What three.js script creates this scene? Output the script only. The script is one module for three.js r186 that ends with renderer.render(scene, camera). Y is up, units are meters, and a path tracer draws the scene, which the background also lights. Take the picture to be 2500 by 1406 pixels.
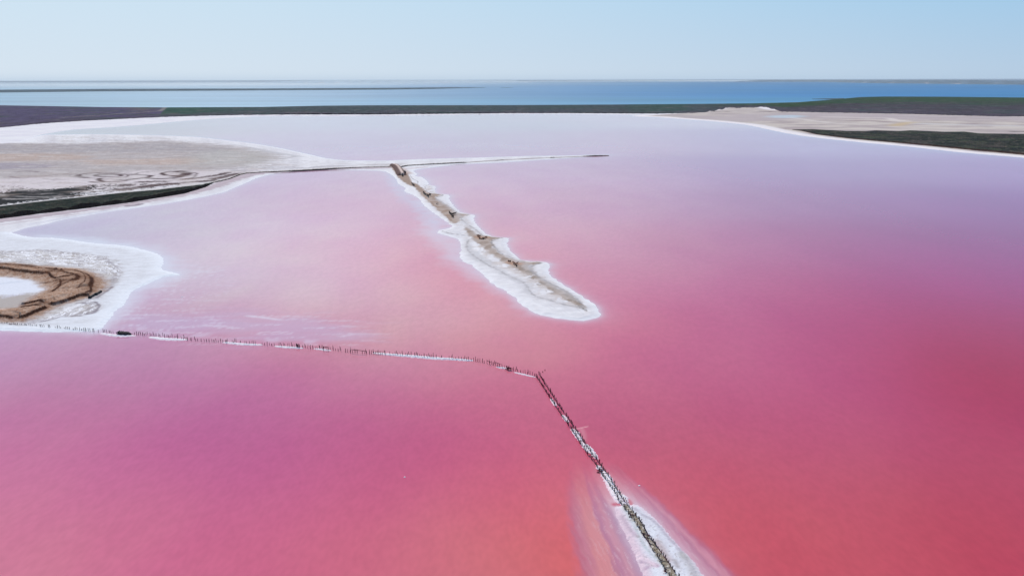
import * as THREE from 'three';
import { createNoise2D } from 'simplex-noise';
import { mergeGeometries } from 'three/addons/utils/BufferGeometryUtils.js';

// ---------------------------------------------------------------- camera, sky, sun, exposure
const EYE = 60;                                             // metres above the lake
const scene = new THREE.Scene();
const camera = new THREE.PerspectiveCamera(2 * Math.atan(703 / 1785) * 180 / Math.PI, 2500 / 1406, 1, 400000);
camera.position.set(0, EYE, 0);
camera.rotation.order = 'YXZ';
camera.rotation.set(-Math.atan(507.5 / 1785), 0, -0.0021);
camera.updateMatrixWorld(true);

const lerp = (a, b, t) => a + (b - a) * t, clamp = (x, a = 0, b = 1) => Math.min(b, Math.max(a, x));
const smooth = (a, b, x) => { const t = clamp((x - a) / (b - a)); return t * t * (3 - 2 * t); };
const D = Math.PI / 180;

const SUN_AZ = -20 * D, SUN_EL = 48 * D;                   // ahead of the camera and a little to the left
{
  const W = 512, Hh = 256, data = new Float32Array(W * Hh * 4);
  for (let j = 0; j < Hh; j++) for (let i = 0; i < W; i++) {
    const el = ((j + 0.5) / Hh - 0.5) * 180, u = ((i + 0.5) / W - 0.5) * 2 * Math.PI;
    const az = Math.atan2(Math.cos(u), -Math.sin(u));
    const g = 0.5 + 0.5 * Math.cos(az + 45 * D), o = (j * W + i) * 4;
    const hor = [0.189 + 0.496 * g, 0.369 + 0.41 * g, 0.6 + 0.273 * g], low = [Math.max(0.07, -0.053 + 0.67 * g), 0.316 + 0.459 * g, 0.703 + 0.199 * g];
    const mid = [0.07 + 0.31 * g, 0.26 + 0.24 * g, 0.54 + 0.15 * g], top = [0.17, 0.28, 0.48];
    for (let c = 0; c < 3; c++) data[o + c] = el < 0 ? hor[c] : el < 6 ? lerp(hor[c], low[c], el / 6) : el < 22 ? lerp(low[c], mid[c], smooth(6, 22, el)) : lerp(mid[c], top[c], smooth(22, 80, el));
    data[o + 3] = 1;
  }
  const t = new THREE.DataTexture(data, W, Hh, THREE.RGBAFormat, THREE.FloatType);
  t.mapping = THREE.EquirectangularReflectionMapping; t.magFilter = THREE.LinearFilter; t.needsUpdate = true;
  scene.background = t; scene.environment = t;
}
const sun = new THREE.DirectionalLight(new THREE.Color().setRGB(1, 0.9, 0.79), 3.4);
sun.position.set(Math.sin(SUN_AZ) * Math.cos(SUN_EL), Math.sin(SUN_EL), -Math.cos(SUN_AZ) * Math.cos(SUN_EL)).multiplyScalar(3000);
sun.castShadow = true;
Object.assign(sun.shadow.camera, { left: -900, right: 900, top: 900, bottom: -900, near: 10, far: 8000 });
sun.shadow.mapSize.set(4096, 4096);
scene.add(sun, sun.target);
scene.fog = new THREE.FogExp2(new THREE.Color().setRGB(0.84, 0.93, 1), 0.00003);
const renderer = new THREE.WebGLRenderer({ antialias: true });
renderer.toneMapping = THREE.LinearToneMapping;
renderer.toneMappingExposure = 1;
renderer.shadowMap.enabled = true;

// ---------------------------------------------------------------- helpers
let seed = 20240611;
const rnd = () => { seed = (seed + 0x6d2b79f5) | 0; let t = Math.imul(seed ^ (seed >>> 15), 1 | seed); t = (t + Math.imul(t ^ (t >>> 7), 61 | t)) ^ t; return ((t ^ (t >>> 14)) >>> 0) / 4294967296; };
const N = createNoise2D(rnd), M = createNoise2D(rnd);
const fbm = (x, y, o = 4) => { let s = 0, a = 0.5, f = 1; for (let i = 0; i < o; i++) { s += a * (i & 1 ? M : N)(x * f, y * f); a *= 0.5; f *= 2.03; } return s; };
const lin = (c) => { c /= 255; return c <= 0.04045 ? c / 12.92 : ((c + 0.055) / 1.055) ** 2.4; };
const C = (r, g, b, k = 0.9) => [lin(r) * k, lin(g) * k, lin(b) * k];          // base colour of a surface that looks r, g, b in this daylight
const mixTo = (c, d, t) => { c[0] += (d[0] - c[0]) * t; c[1] += (d[1] - c[1]) * t; c[2] += (d[2] - c[2]) * t; return c; };
const gain = (c, k) => { c[0] *= k; c[1] *= k; c[2] *= k; return c; };
// where the sight line through a point of the survey picture meets height y: [x, z]
const ray = (px, py) => new THREE.Vector3((px - 1250) / 1785, (703 - py) / 1785, -1).applyQuaternion(camera.quaternion);
const G = (px, py, y = 0) => { const v = ray(px, py), t = (y - EYE) / v.y; return [v.x * t, v.z * t]; };
const pairs = (a, ox = 0, oy = 0, s = 1) => { const o = []; for (let i = 0; i < a.length; i += 2) o.push([ox + a[i] / s, oy + a[i + 1] / s]); return o; };
function soften(p, closed, n = 3) {                          // Catmull-Rom
  const o = [], L = p.length;
  for (let i = 0; i < (closed ? L : L - 1); i++) {
    const at = (k) => closed ? p[(k + L) % L] : p[clamp(k, 0, L - 1)], [a, b, c, d] = [at(i - 1), at(i), at(i + 1), at(i + 2)];
    for (let k = 0; k < n; k++) { const t = k / n, q = [0, 1].map((e) => 0.5 * (2 * b[e] + (c[e] - a[e]) * t + (2 * a[e] - 5 * b[e] + 4 * c[e] - d[e]) * t * t + (3 * b[e] - a[e] - 3 * c[e] + d[e]) * t ** 3)); o.push(q); }
  }
  if (!closed) o.push(p[L - 1]);
  return o;
}
class Shape {                                               // an outline or a line on the ground, in metres
  constructor(pts, closed, n = 3, y = 0) {
    this.closed = closed; this.p = soften(pts, closed, n).map(([a, b]) => G(a, b, y)); this.prep();
  }
  prep() {
    const x = this.p.map((q) => q[0]), z = this.p.map((q) => q[1]);
    this.x0 = Math.min(...x); this.x1 = Math.max(...x); this.z0 = Math.min(...z); this.z1 = Math.max(...z);
    this.n = this.closed ? this.p.length : this.p.length - 1;
    this.s = new Float64Array(this.n * 5);
    for (let i = 0; i < this.n; i++) { const a = this.p[i], b = this.p[(i + 1) % this.p.length], dx = b[0] - a[0], dz = b[1] - a[1]; this.s.set([a[0], a[1], dx, dz, 1 / Math.max(1e-9, dx * dx + dz * dz)], i * 5); }
  }
  away(x, z) { return Math.max(this.x0 - x, x - this.x1, this.z0 - z, z - this.z1); }
  // distance; for outlines positive inside
  d(x, z, far = 60) {
    const off = this.away(x, z);
    if (off > far) return this.closed ? -off : off;
    let m = 1e18, inside = false; const s = this.s;
    for (let i = 0, k = 0; i < this.n; i++, k += 5) {
      const ex = x - s[k], ez = z - s[k + 1], dx = s[k + 2], dz = s[k + 3], t = Math.min(1, Math.max(0, (ex * dx + ez * dz) * s[k + 4])), qx = ex - dx * t, qz = ez - dz * t, q = qx * qx + qz * qz;
      if (q < m) { m = q; this.side = dx * ez - dz * ex; this.at = (i + t) / this.n; }
      if (this.closed && (s[k + 1] > z) !== (s[k + 1] + dz > z) && x < s[k] + dx * (z - s[k + 1]) / dz) inside = !inside;
    }
    m = Math.sqrt(m);
    return this.closed ? (inside ? m : -m) : m;
  }
}
const poly = (a, ox, oy, s, n) => new Shape(pairs(a, ox, oy, s), true, n);
const line = (a, ox, oy, s, n) => new Shape(pairs(a, ox, oy, s), false, n);
// colour features of the ground: stains, crusts and tracks with a shape of their own
const patch = (p, c, soft = 2, o = {}) => ({ p, c, soft, o, f: true });
const stroke = (p, c, w = 1, o = {}) => ({ p, c, w, soft: o.soft ?? w * 0.6, o });
function paint(ops, x, z, c) {
  for (const e of ops) {
    const reach = e.f ? e.soft * 2 + 12 : e.w + e.soft + (e.o.wob ?? 0) + 1;
    if (e.p.away(x, z) > reach) continue;
    const wob = e.o.wob ? e.o.wob * fbm(x / (e.o.ws ?? 9), z / (e.o.wz ?? e.o.ws ?? 9) + 7, 3) : 0;
    let a = e.f ? smooth(-e.soft, e.soft, e.p.d(x, z, reach) + wob) : 1 - smooth(e.w - e.soft, e.w + e.soft, e.p.d(x, z, reach) + wob);
    if (a <= 0.001) continue;
    a *= e.o.a ?? 1;
    if (e.o.fade) a *= smooth(0, e.o.fade, e.p.at) * (e.o.out ? smooth(1, 1 - e.o.out, e.p.at) : 1);
    if (e.o.broken) a *= smooth(e.o.cut ?? -0.15, (e.o.cut ?? -0.15) + 0.3, fbm(x / (e.o.bx ?? 8) + 31, z / (e.o.bz ?? 8) - 11, 4) + (e.o.bias ?? 0));
    mixTo(c, e.c, a);
  }
  return c;
}
const used = {};
const numbered = (n) => { used[n] = (used[n] ?? -1) + 1; return used[n] ? n + '_' + String(used[n]).padStart(3, '0') : n; };
function tag(o, label, category, group, kind) {
  o.userData.label = label; o.userData.category = category;
  if (group) o.userData.group = group;
  if (kind) o.userData.kind = kind;
  return o;
}
function put(name, geo, mat, label, category, kind, parent = scene, group) {
  const m = new THREE.Mesh(geo, mat); m.name = parent === scene ? numbered(name) : name; m.castShadow = m.receiveShadow = true; parent.add(m);
  if (parent === scene) tag(m, label, category, group, kind); else if (label) m.userData.label = label;
  return m;
}
const ground = new THREE.MeshPhysicalMaterial({ vertexColors: true, roughness: 1, specularIntensity: 0.12 }); ground.name = 'ground';
// a sheet of ground: a polar net (bearing, steps in range that shrink towards the viewer), kept where sd > 0
function sheet({ az, dep, da, dd, sd, y, color, split = () => 0 }) {
  const ni = Math.ceil((az[1] - az[0]) / da) + 1, nj = Math.ceil((dep[1] - dep[0]) / dd) + 1, S = new Float32Array(ni * nj), id = new Int32Array(ni * nj).fill(-1);
  const at = (i, j) => { const r = EYE / Math.tan(dep[0] + j * dd), b = az[0] + i * da; return [Math.sin(b) * r, -Math.cos(b) * r, EYE * dd / Math.sin(dep[0] + j * dd) ** 2, r]; };
  for (let j = 0; j < nj; j++) for (let i = 0; i < ni; i++) { const [x, z] = at(i, j); S[j * ni + i] = sd(x, z); }
  const pos = [], col = [], uv = [], index = [];
  const vert = (i, j) => {
    const k = j * ni + i;
    if (id[k] < 0) { const [x, z, dr, r] = at(i, j); id[k] = pos.length / 3; pos.push(x, y(x, z, S[k], Math.max(dr, r * da)), z); const c = color(x, z, S[k], r); col.push(c[0], c[1], c[2]); uv.push(x, z); }
    return id[k];
  };
  for (let j = 0; j < nj - 1; j++) for (let i = 0; i < ni - 1; i++) {
    const k = j * ni + i, best = Math.max(S[k], S[k + 1], S[k + ni], S[k + ni + 1]);
    if (best <= 0) continue;
    const a = vert(i, j), b = vert(i + 1, j), c = vert(i, j + 1), d = vert(i + 1, j + 1);
    const [x, z] = at(i + 0.5, j + 0.5), w = split(x, z, S[k]);
    (index[w] ??= []).push(a, c, b, b, c, d);
  }
  const g = new THREE.BufferGeometry();
  g.setAttribute('position', new THREE.Float32BufferAttribute(pos, 3)); g.setAttribute('color', new THREE.Float32BufferAttribute(col, 3)); g.setAttribute('uv', new THREE.Float32BufferAttribute(uv, 2));
  g.setIndex(index.flat()); g.computeVertexNormals();
  return index.map((list) => {                               // each piece with its own vertices
    const map = new Map(), out = { position: [], color: [], uv: [], normal: [] }, idx = [];
    for (const v of list) {
      if (!map.has(v)) { map.set(v, map.size); for (const n in out) { const t = g.attributes[n]; for (let c = 0; c < t.itemSize; c++) out[n].push(t.array[v * t.itemSize + c]); } }
      idx.push(map.get(v));
    }
    const q = new THREE.BufferGeometry();
    for (const n in out) q.setAttribute(n, new THREE.Float32BufferAttribute(out[n], n === 'uv' ? 2 : 3));
    q.setIndex(idx); return q;
  });
}
const spanOf = (...shapes) => {                              // bearings and depressions that shapes cover
  let a0 = 9, a1 = -9, d0 = 9, d1 = -9;
  for (const s of shapes) for (const [x, z] of s.p) { const a = Math.atan2(x, -z), d = Math.atan2(EYE, Math.hypot(x, z)); a0 = Math.min(a0, a); a1 = Math.max(a1, a); d0 = Math.min(d0, d); d1 = Math.max(d1, d); }
  return { az: [a0 - 0.004, a1 + 0.004], dep: [d0 - 0.001, d1 + 0.001] };
};
const fn = (a) => { const p = pairs(a); return (x) => { let i = 0; while (i < p.length - 2 && x > p[i + 1][0]) i++; return lerp(p[i][1], p[i + 1][1], (x - p[i][0]) / (p[i + 1][0] - p[i][0])); }; };
// a net of rows x columns points: at(u, v) gives [x, y, z], col(x, z, u, v, y) its colour
function net(nu, nv, at, col) {
  const pos = [], color = [], uv = [], idx = [];
  for (let j = 0; j <= nv; j++) for (let i = 0; i <= nu; i++) { const p = at(i / nu, j / nv); pos.push(...p); color.push(...col(p[0], p[2], i / nu, j / nv, p[1])); uv.push(p[0], p[2]); }
  for (let j = 0; j < nv; j++) for (let i = 0; i < nu; i++) { const a = j * (nu + 1) + i, c = a + nu + 1; idx.push(a, a + 1, c, a + 1, c + 1, c); }
  const g = new THREE.BufferGeometry();
  g.setAttribute('position', new THREE.Float32BufferAttribute(pos, 3)); g.setAttribute('color', new THREE.Float32BufferAttribute(color, 3)); g.setAttribute('uv', new THREE.Float32BufferAttribute(uv, 2));
  g.setIndex(idx); g.computeVertexNormals(); return g;
}

// ---------------------------------------------------------------- outlines (survey picture, 2500 wide)
const flatOutline = poly([-300, 352, 0, 350, 60, 340, 100, 330, 150, 329, 205, 328, 300, 329, 390, 331, 480, 335, 560, 344, 611, 350, 662, 358, 703, 366, 739, 374, 772, 381, 795, 386.5, 842, 391.5, 893, 392.5, 944, 392.5, 1000, 390,
  1072, 387.5, 1130, 386, 1200, 384, 1280, 381.5, 1360, 380.6, 1430, 379.3, 1487, 378.6, 1438, 382, 1370, 386.8, 1289, 392, 1220, 396.5, 1136, 400, 1090, 404, 1050, 409, 1022, 413, 1008, 418, 1018, 424, 1014, 430, 1031, 433, 1044, 445,
  1047, 452, 1061, 454, 1062, 466, 1068, 473, 1096, 476, 1097, 487, 1112, 507, 1127, 519, 1141, 522, 1158, 526, 1156, 536, 1163, 547, 1180, 566, 1197, 576, 1218, 580, 1241, 582, 1238, 595, 1243, 607, 1252, 618, 1270, 633, 1297, 638,
  1328, 639.5, 1343, 646, 1340, 661, 1348, 676, 1366, 688, 1396, 708, 1425, 726, 1450, 741, 1462, 757, 1465, 770, 1450, 779, 1414, 783.5, 1378, 780.5, 1333, 772, 1297, 760, 1273, 742, 1256, 726, 1235, 711, 1205, 695, 1190, 680, 1168, 661, 1147, 645,
  1130, 638, 1122, 624, 1125, 607, 1122, 590, 1108, 580, 1085, 574, 1068, 568, 1074, 562, 1090, 559, 1104, 552, 1096, 546, 1081, 535, 1062, 522, 1048, 512, 1031, 498, 1024, 486, 1010, 477, 987, 467, 990, 459, 972, 448, 966, 436, 951, 424, 936, 418,
  905, 416, 867, 415, 820, 414.6, 790, 415, 739, 417.5, 700, 421, 662, 425, 630, 433, 611, 441, 586, 452, 560, 463, 538, 471, 461, 487, 384, 500, 320, 509, 256, 518, 205, 527, 154, 536, 102, 549, 60, 557, 24, 568, -20, 572, -300, 600], 0, 0, 1, 3);
const farShore = poly([-300, 360, 0, 354, 45, 345, 92, 330.5, 130, 323, 180, 316, 270, 310.5, 340, 305, 423, 297, 500, 291, 600, 285, 700, 283.3, 800, 284, 900, 283, 1050, 281.3, 1250, 278.8, 1400, 279, 1600, 281, 1700, 281, 1720, 268, 1250, 268, 640, 272, 300, 278, 0, 296, -300, 320], 0, 0, 1, 2);
const mudOutline = poly([1540, 283, 1600, 285.6, 1650, 289.5, 1700, 293, 1750, 297, 1800, 302, 1825, 305, 1860, 312, 1900, 321, 1950, 330, 2000, 336.5, 2050, 342, 2120, 349, 2200, 356, 2280, 364.5, 2350, 372, 2430, 379, 2500, 385, 2620, 398, 2800, 420, 2800, 285, 2500, 279, 2300, 275, 1911, 268, 1880, 257, 1770, 258, 1725, 268, 1650, 275], 0, 0, 1, 2);
const bankOutline = poly([-300, 578, 0, 563, 22, 566.5, 30, 569, 64, 577.6, 95, 580, 128, 581, 179, 587, 230, 594, 282, 598, 320, 603, 353, 611, 384, 620, 396, 630, 398, 643, 393, 657, 412, 663, 436, 669.5, 434, 672, 399, 676, 379, 684, 353, 696, 325, 708, 314, 722, 301, 744, 278, 761, 270, 776, 256, 789, 246, 802, 225, 808, 205, 809.5, 170, 810.6, 128, 810.8, 60, 809, 0, 806.8, -300, 800], 0, 0, 1, 3);
const islandOutline = poly([600, 590, 620, 575, 650, 572, 680, 560, 690, 540, 700, 500, 740, 520, 800, 560, 830, 545, 905, 572, 1000, 650, 1100, 740, 1170, 812, 1280, 955, 1400, 1085, 1500, 1182, 1580, 1280, 1640, 1370, 1740, 1520, 2000, 1900, 2300, 2500, 1700, 2500, 1250, 1800, 1020, 1500, 940, 1400, 885, 1280, 835, 1150, 765, 1000, 705, 880, 650, 760, 612, 680], 1380, 1120, 4.916, 3);
const spitZone = poly([946, 411, 1000, 407, 1034, 410, 1110, 450, 1600, 700, 1500, 830, 1100, 700, 900, 440], 0, 0, 1, 1);
const saltShapes = [flatOutline, bankOutline, islandOutline];

// ---------------------------------------------------------------- lake water
// how the brine is coloured from place to place: x, y in the survey picture, then the brine's own colour with left-right light falloff baked in
const BRINE = [-200, 300, 25, 75, 60, 200, 316, 25, 75, 60, 700, 300, 206, 175, 188, 1250, 300, 203, 171, 176, 1560, 292, 231, 187, 194, 300, 316, 229, 184, 187,
  800, 345, 209, 163, 183, 1250, 345, 208, 160, 176, 1600, 345, 222, 161, 175, 1800, 345, 191, 131, 168, 2050, 352, 201, 146, 178, 1150, 420, 217, 158, 178,
  1300, 420, 208, 145, 166, 1500, 420, 211, 147, 167, 1800, 420, 177, 97, 147, 2100, 420, 179, 107, 147, 2450, 420, 190, 101, 154, 2700, 430, 190, 101, 154,
  250, 545, 204, 192, 195, 450, 500, 205, 163, 182, 700, 450, 200, 146, 176, 900, 450, 224, 172, 183, 300, 535, 206, 187, 192, 700, 520, 219, 160, 181,
  950, 490, 224, 159, 175, 500, 550, 221, 180, 197, 1250, 500, 217, 150, 167, 1500, 500, 211, 142, 165, 1800, 500, 178, 96, 135, 2100, 500, 170, 77, 131,
  2450, 500, 160, 25, 117, 2700, 500, 160, 25, 117, 60, 570, 135, 105, 174, 180, 575, 175, 134, 168, 350, 590, 206, 193, 194, 500, 600, 213, 187, 194,
  650, 600, 224, 175, 182, 800, 600, 227, 170, 181, 950, 600, 224, 169, 186, 1060, 620, 235, 127, 131, 1300, 590, 219, 151, 163, 1500, 600, 215, 142, 156,
  1750, 600, 193, 99, 136, 2000, 600, 183, 83, 129, 2200, 600, 162, 27, 105, 2450, 600, 157, 25, 106, 2700, 600, 157, 25, 106, 450, 690, 203, 182, 196,
  600, 680, 222, 195, 199, 800, 680, 220, 166, 173, 1000, 680, 222, 179, 193, 1150, 690, 229, 76, 80, 1450, 690, 212, 135, 151, 1600, 680, 204, 110, 143,
  1900, 680, 188, 76, 116, 2200, 680, 174, 28, 106, 2450, 680, 169, 25, 106, 2700, 680, 169, 25, 106, 400, 760, 200, 167, 188, 600, 760, 223, 189, 192,
  800, 760, 212, 163, 170, 1000, 760, 218, 172, 173, 1150, 760, 221, 160, 163, 1300, 790, 218, 129, 138, 1500, 760, 202, 83, 111, 1800, 760, 194, 83, 125,
  2100, 760, 179, 40, 98, 2450, 760, 172, 25, 91, 400, 790, 190, 75, 102, 700, 830, 206, 100, 106, 1000, 835, 205, 142, 149, 1200, 850, 216, 133, 143,
  1400, 840, 204, 100, 127, 1700, 840, 198, 97, 127, 2000, 840, 186, 60, 108, 2450, 840, 170, 25, 67, 2700, 840, 170, 25, 67, 60, 850, 195, 143, 176,
  -150, 850, 195, 143, 176, 300, 850, 193, 145, 173, 500, 860, 191, 129, 167, 60, 930, 186, 111, 143, 300, 930, 184, 100, 143, 600, 930, 191, 103, 146,
  900, 930, 193, 101, 134, 1200, 950, 203, 104, 128, 1400, 930, 193, 87, 114, 1700, 930, 194, 87, 120, 2000, 930, 187, 70, 109, 2450, 930, 178, 25, 57,
  60, 1050, 200, 114, 148, -150, 1050, 200, 114, 148, 300, 1050, 188, 92, 134, 600, 1050, 182, 80, 128, 900, 1050, 187, 79, 120, 1200, 1050, 193, 79, 116,
  1500, 1050, 190, 87, 111, 1800, 1050, 189, 77, 104, 2100, 1050, 189, 72, 105, 2450, 1050, 178, 41, 80, 2700, 1050, 178, 41, 80, 60, 1200, 202, 104, 142,
  -150, 1200, 202, 104, 142, 300, 1200, 194, 86, 133, 600, 1200, 187, 82, 127, 900, 1200, 199, 90, 124, 1200, 1200, 206, 98, 119, 1350, 1200, 211, 95, 112,
  1700, 1200, 204, 89, 103, 2000, 1200, 194, 85, 99, 2450, 1200, 183, 66, 86, 2700, 1200, 183, 66, 86, 60, 1330, 209, 123, 138, -150, 1330, 209, 123, 138,
  300, 1330, 204, 103, 128, 600, 1330, 199, 91, 119, 900, 1330, 204, 100, 116, 1200, 1330, 206, 107, 113, 1380, 1330, 220, 92, 74, 1800, 1330, 199, 75, 85,
  2100, 1330, 195, 77, 89, 2450, 1330, 189, 63, 79, 2700, 1330, 189, 63, 79, 60, 1420, 209, 123, 138, 300, 1420, 204, 103, 128, 600, 1420, 199, 91, 119,
  900, 1420, 204, 100, 116, 1200, 1420, 206, 107, 113, 1850, 1420, 199, 75, 85, 2100, 1420, 195, 77, 89, 2450, 1420, 189, 63, 79, -200, 1450, 209, 123, 138,
  2700, 1450, 189, 63, 79, 1200, 1600, 206, 107, 113, 200, 1600, 204, 103, 128, 2200, 1600, 195, 77, 89];
const brine = [];
for (let i = 0; i < BRINE.length; i += 5) { const [x, z] = G(BRINE[i], BRINE[i + 1]); brine.push([Math.atan2(x, -z), Math.log(Math.hypot(x, z)), lin(BRINE[i + 2]), lin(BRINE[i + 3]), lin(BRINE[i + 4])]); }
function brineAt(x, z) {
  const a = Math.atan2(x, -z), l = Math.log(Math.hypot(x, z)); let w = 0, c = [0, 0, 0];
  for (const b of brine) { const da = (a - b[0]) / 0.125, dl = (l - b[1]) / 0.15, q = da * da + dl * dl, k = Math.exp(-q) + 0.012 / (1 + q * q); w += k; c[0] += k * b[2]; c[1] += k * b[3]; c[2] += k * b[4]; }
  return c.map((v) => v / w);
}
const pale = C(222, 208, 218), coral = C(226, 150, 142, 0.75), plum = C(168, 112, 148, 0.85);
const lakeOps = [
  stroke(line([700, 480, 760, 500, 800, 560], 1380, 1120, 4.916), C(206, 90, 100), 0.35, { soft: 0.3, a: 0.7 }),
  stroke(line([590, 548, 640, 545, 690, 555], 1380, 1120, 4.916), C(206, 90, 110), 0.4, { soft: 0.3, a: 0.8 }),
  stroke(line([505, 655, 570, 640, 640, 625], 1280, 890, 4.134), C(240, 170, 175), 0.14, { soft: 0.2, a: 0.9 }),
  stroke(line([600, 770, 605, 720, 580, 650], 1280, 890, 4.134), C(226, 150, 160), 0.4, { soft: 0.4, a: 0.5 }),
  // white skeins drifting off the left bank
  patch(poly([100, 574, 200, 580, 300, 592, 370, 606, 412, 630, 440, 668, 400, 690, 350, 712, 320, 745, 285, 785, 255, 806, 200, 806, 150, 700, 150, 600]), C(228, 226, 236), 6, { a: 0.75, wob: 4, ws: 14, wz: 8 }),
  patch(poly([300, 790, 360, 770, 480, 768, 600, 772, 740, 778, 860, 795, 900, 815, 820, 832, 640, 826, 480, 812, 340, 806]), C(206, 186, 212), 7, { a: 0.45, wob: 8, ws: 30, wz: 8 }),
  patch(poly([300, 800, 400, 770, 560, 775, 720, 765, 870, 790, 900, 830, 760, 845, 600, 830, 420, 822]), C(238, 230, 240), 6, { a: 0.4, wob: 6, ws: 20, wz: 6, broken: true, bx: 26, bz: 2.6, cut: 0.14 }),
  patch(poly([240, 780, 300, 745, 400, 690, 480, 650, 560, 660, 520, 740, 420, 790, 300, 806]), C(238, 234, 242), 6, { a: 0.3, wob: 6, ws: 20, wz: 6, broken: true, bx: 22, bz: 2.2, cut: 0.12 }),
  ...[[415, 665, 425, 669, 437, 670.5, 0.9], [424, 682, 430, 681.5, 436, 681, 0.5], [285, 774, 300, 770, 320, 766, 0.6], [590, 770, 640, 775, 700, 783, 0.5]].map((q) => stroke(line(q.slice(0, -1)), C(240, 236, 244), q.at(-1), { soft: q.at(-1) * 1.2, a: 0.6, fade: 0.3, out: 0.3, wob: 0.3, ws: 3 })),
  ...[[330, 806, 350, 806.5], [370, 818, 420, 821], [460, 822, 520, 820], [640, 832, 690, 836], [735, 838, 775, 838]].map((q) => stroke(line([q[0], q[1] - 2, (q[0] + q[2]) / 2, (q[1] + q[3]) / 2 - 4, q[2], q[3] - 2]), C(232, 220, 234), 1.1, { soft: 1.6, a: 0.4, fade: 0.35, out: 0.35, wob: 0.8, ws: 3 })),
  stroke(line([1250, 800, 1330, 840, 1300, 870, 1180, 850, 1150, 830]), C(232, 152, 150, 0.8), 6, { soft: 9, a: 0.35 }),
  // shoals that show through along the spit
  patch(poly([1012, 490, 1040, 530, 1030, 560, 1062, 600, 1084, 628, 1120, 660, 1168, 684, 1228, 714, 1262, 738, 1300, 764, 1330, 772, 1290, 740, 1240, 700, 1180, 660, 1140, 640, 1120, 590, 1090, 560, 1080, 535, 1040, 500]), C(230, 212, 222), 5, { a: 0.6, wob: 4, ws: 12 }),
  patch(poly([950, 425, 975, 452, 1000, 480, 1040, 520, 1075, 548, 1060, 555, 1020, 520, 980, 485, 955, 455]), C(214, 206, 224), 5, { a: 0.5, wob: 4, ws: 12 }),
];
// the fan of shallows around the bottom bar, streaked along its length
const fanA = G(1524, 1235), fanB = G(1640, 1406), fanL = Math.hypot(fanB[0] - fanA[0], fanB[1] - fanA[1]), fanD = [(fanB[0] - fanA[0]) / fanL, (fanB[1] - fanA[1]) / fanL];
const fanLeft = [[-1, C(196, 118, 146)], [-0.93, C(174, 118, 148)], [-0.82, C(198, 136, 152)], [-0.72, C(216, 150, 152)], [-0.58, C(216, 154, 156)], [-0.5, C(178, 134, 162)], [-0.4, C(206, 156, 172)], [-0.3, C(182, 146, 170)], [-0.2, C(224, 194, 204)], [0, C(232, 214, 220)]];
const fanRight = [[0, C(234, 220, 226)], [0.3, C(224, 196, 206)], [0.55, C(208, 160, 176)], [0.72, C(190, 136, 160)], [0.8, C(212, 152, 168)], [0.92, C(182, 116, 146)], [1, C(194, 100, 126)]];
function fan(x, z, c) {
  const ex = x - fanA[0], ez = z - fanA[1], s = ex * fanD[0] + ez * fanD[1], t0 = ez * fanD[0] - ex * fanD[1];
  if (s < -16 || s > 60) return c;
  const t = -t0 + 0.35 * fbm(x / 2.2, z / 5, 3), w = (t < 0 ? 2.1 : 1.4) * Math.sqrt(Math.max(0, s + 17)), u = t / w + 0.05 * fbm(t / 1.1 + 4, s / 20, 3);
  if (Math.abs(u) >= 1.08) return c;
  const list = t < 0 ? fanLeft : fanRight; let k = 0; while (k < list.length - 2 && u > list[k + 1][0]) k++;
  const a = list[k], b = list[k + 1], e = mixTo([...a[1]], b[1], smooth(a[0], b[0], u)), fine = fbm(t / 0.5, s / 18 + 5, 4);
  gain(e, 1 + 0.13 * fine); mixTo(e, C(244, 236, 240), smooth(0.2, 0.5, fbm(t / 0.6 + 8, s / 6, 4)) * 0.5 * (1 - Math.abs(u)));
  return mixTo(c, e, smooth(1.06, 0.82, Math.abs(u)) * smooth(-16, 4, s + 2 * fbm(t / 2, 3, 2)) * 0.7);
}
const water = new THREE.MeshPhysicalMaterial({ vertexColors: true, roughness: 0.07, ior: 1.34 }); water.name = 'brine';
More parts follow.
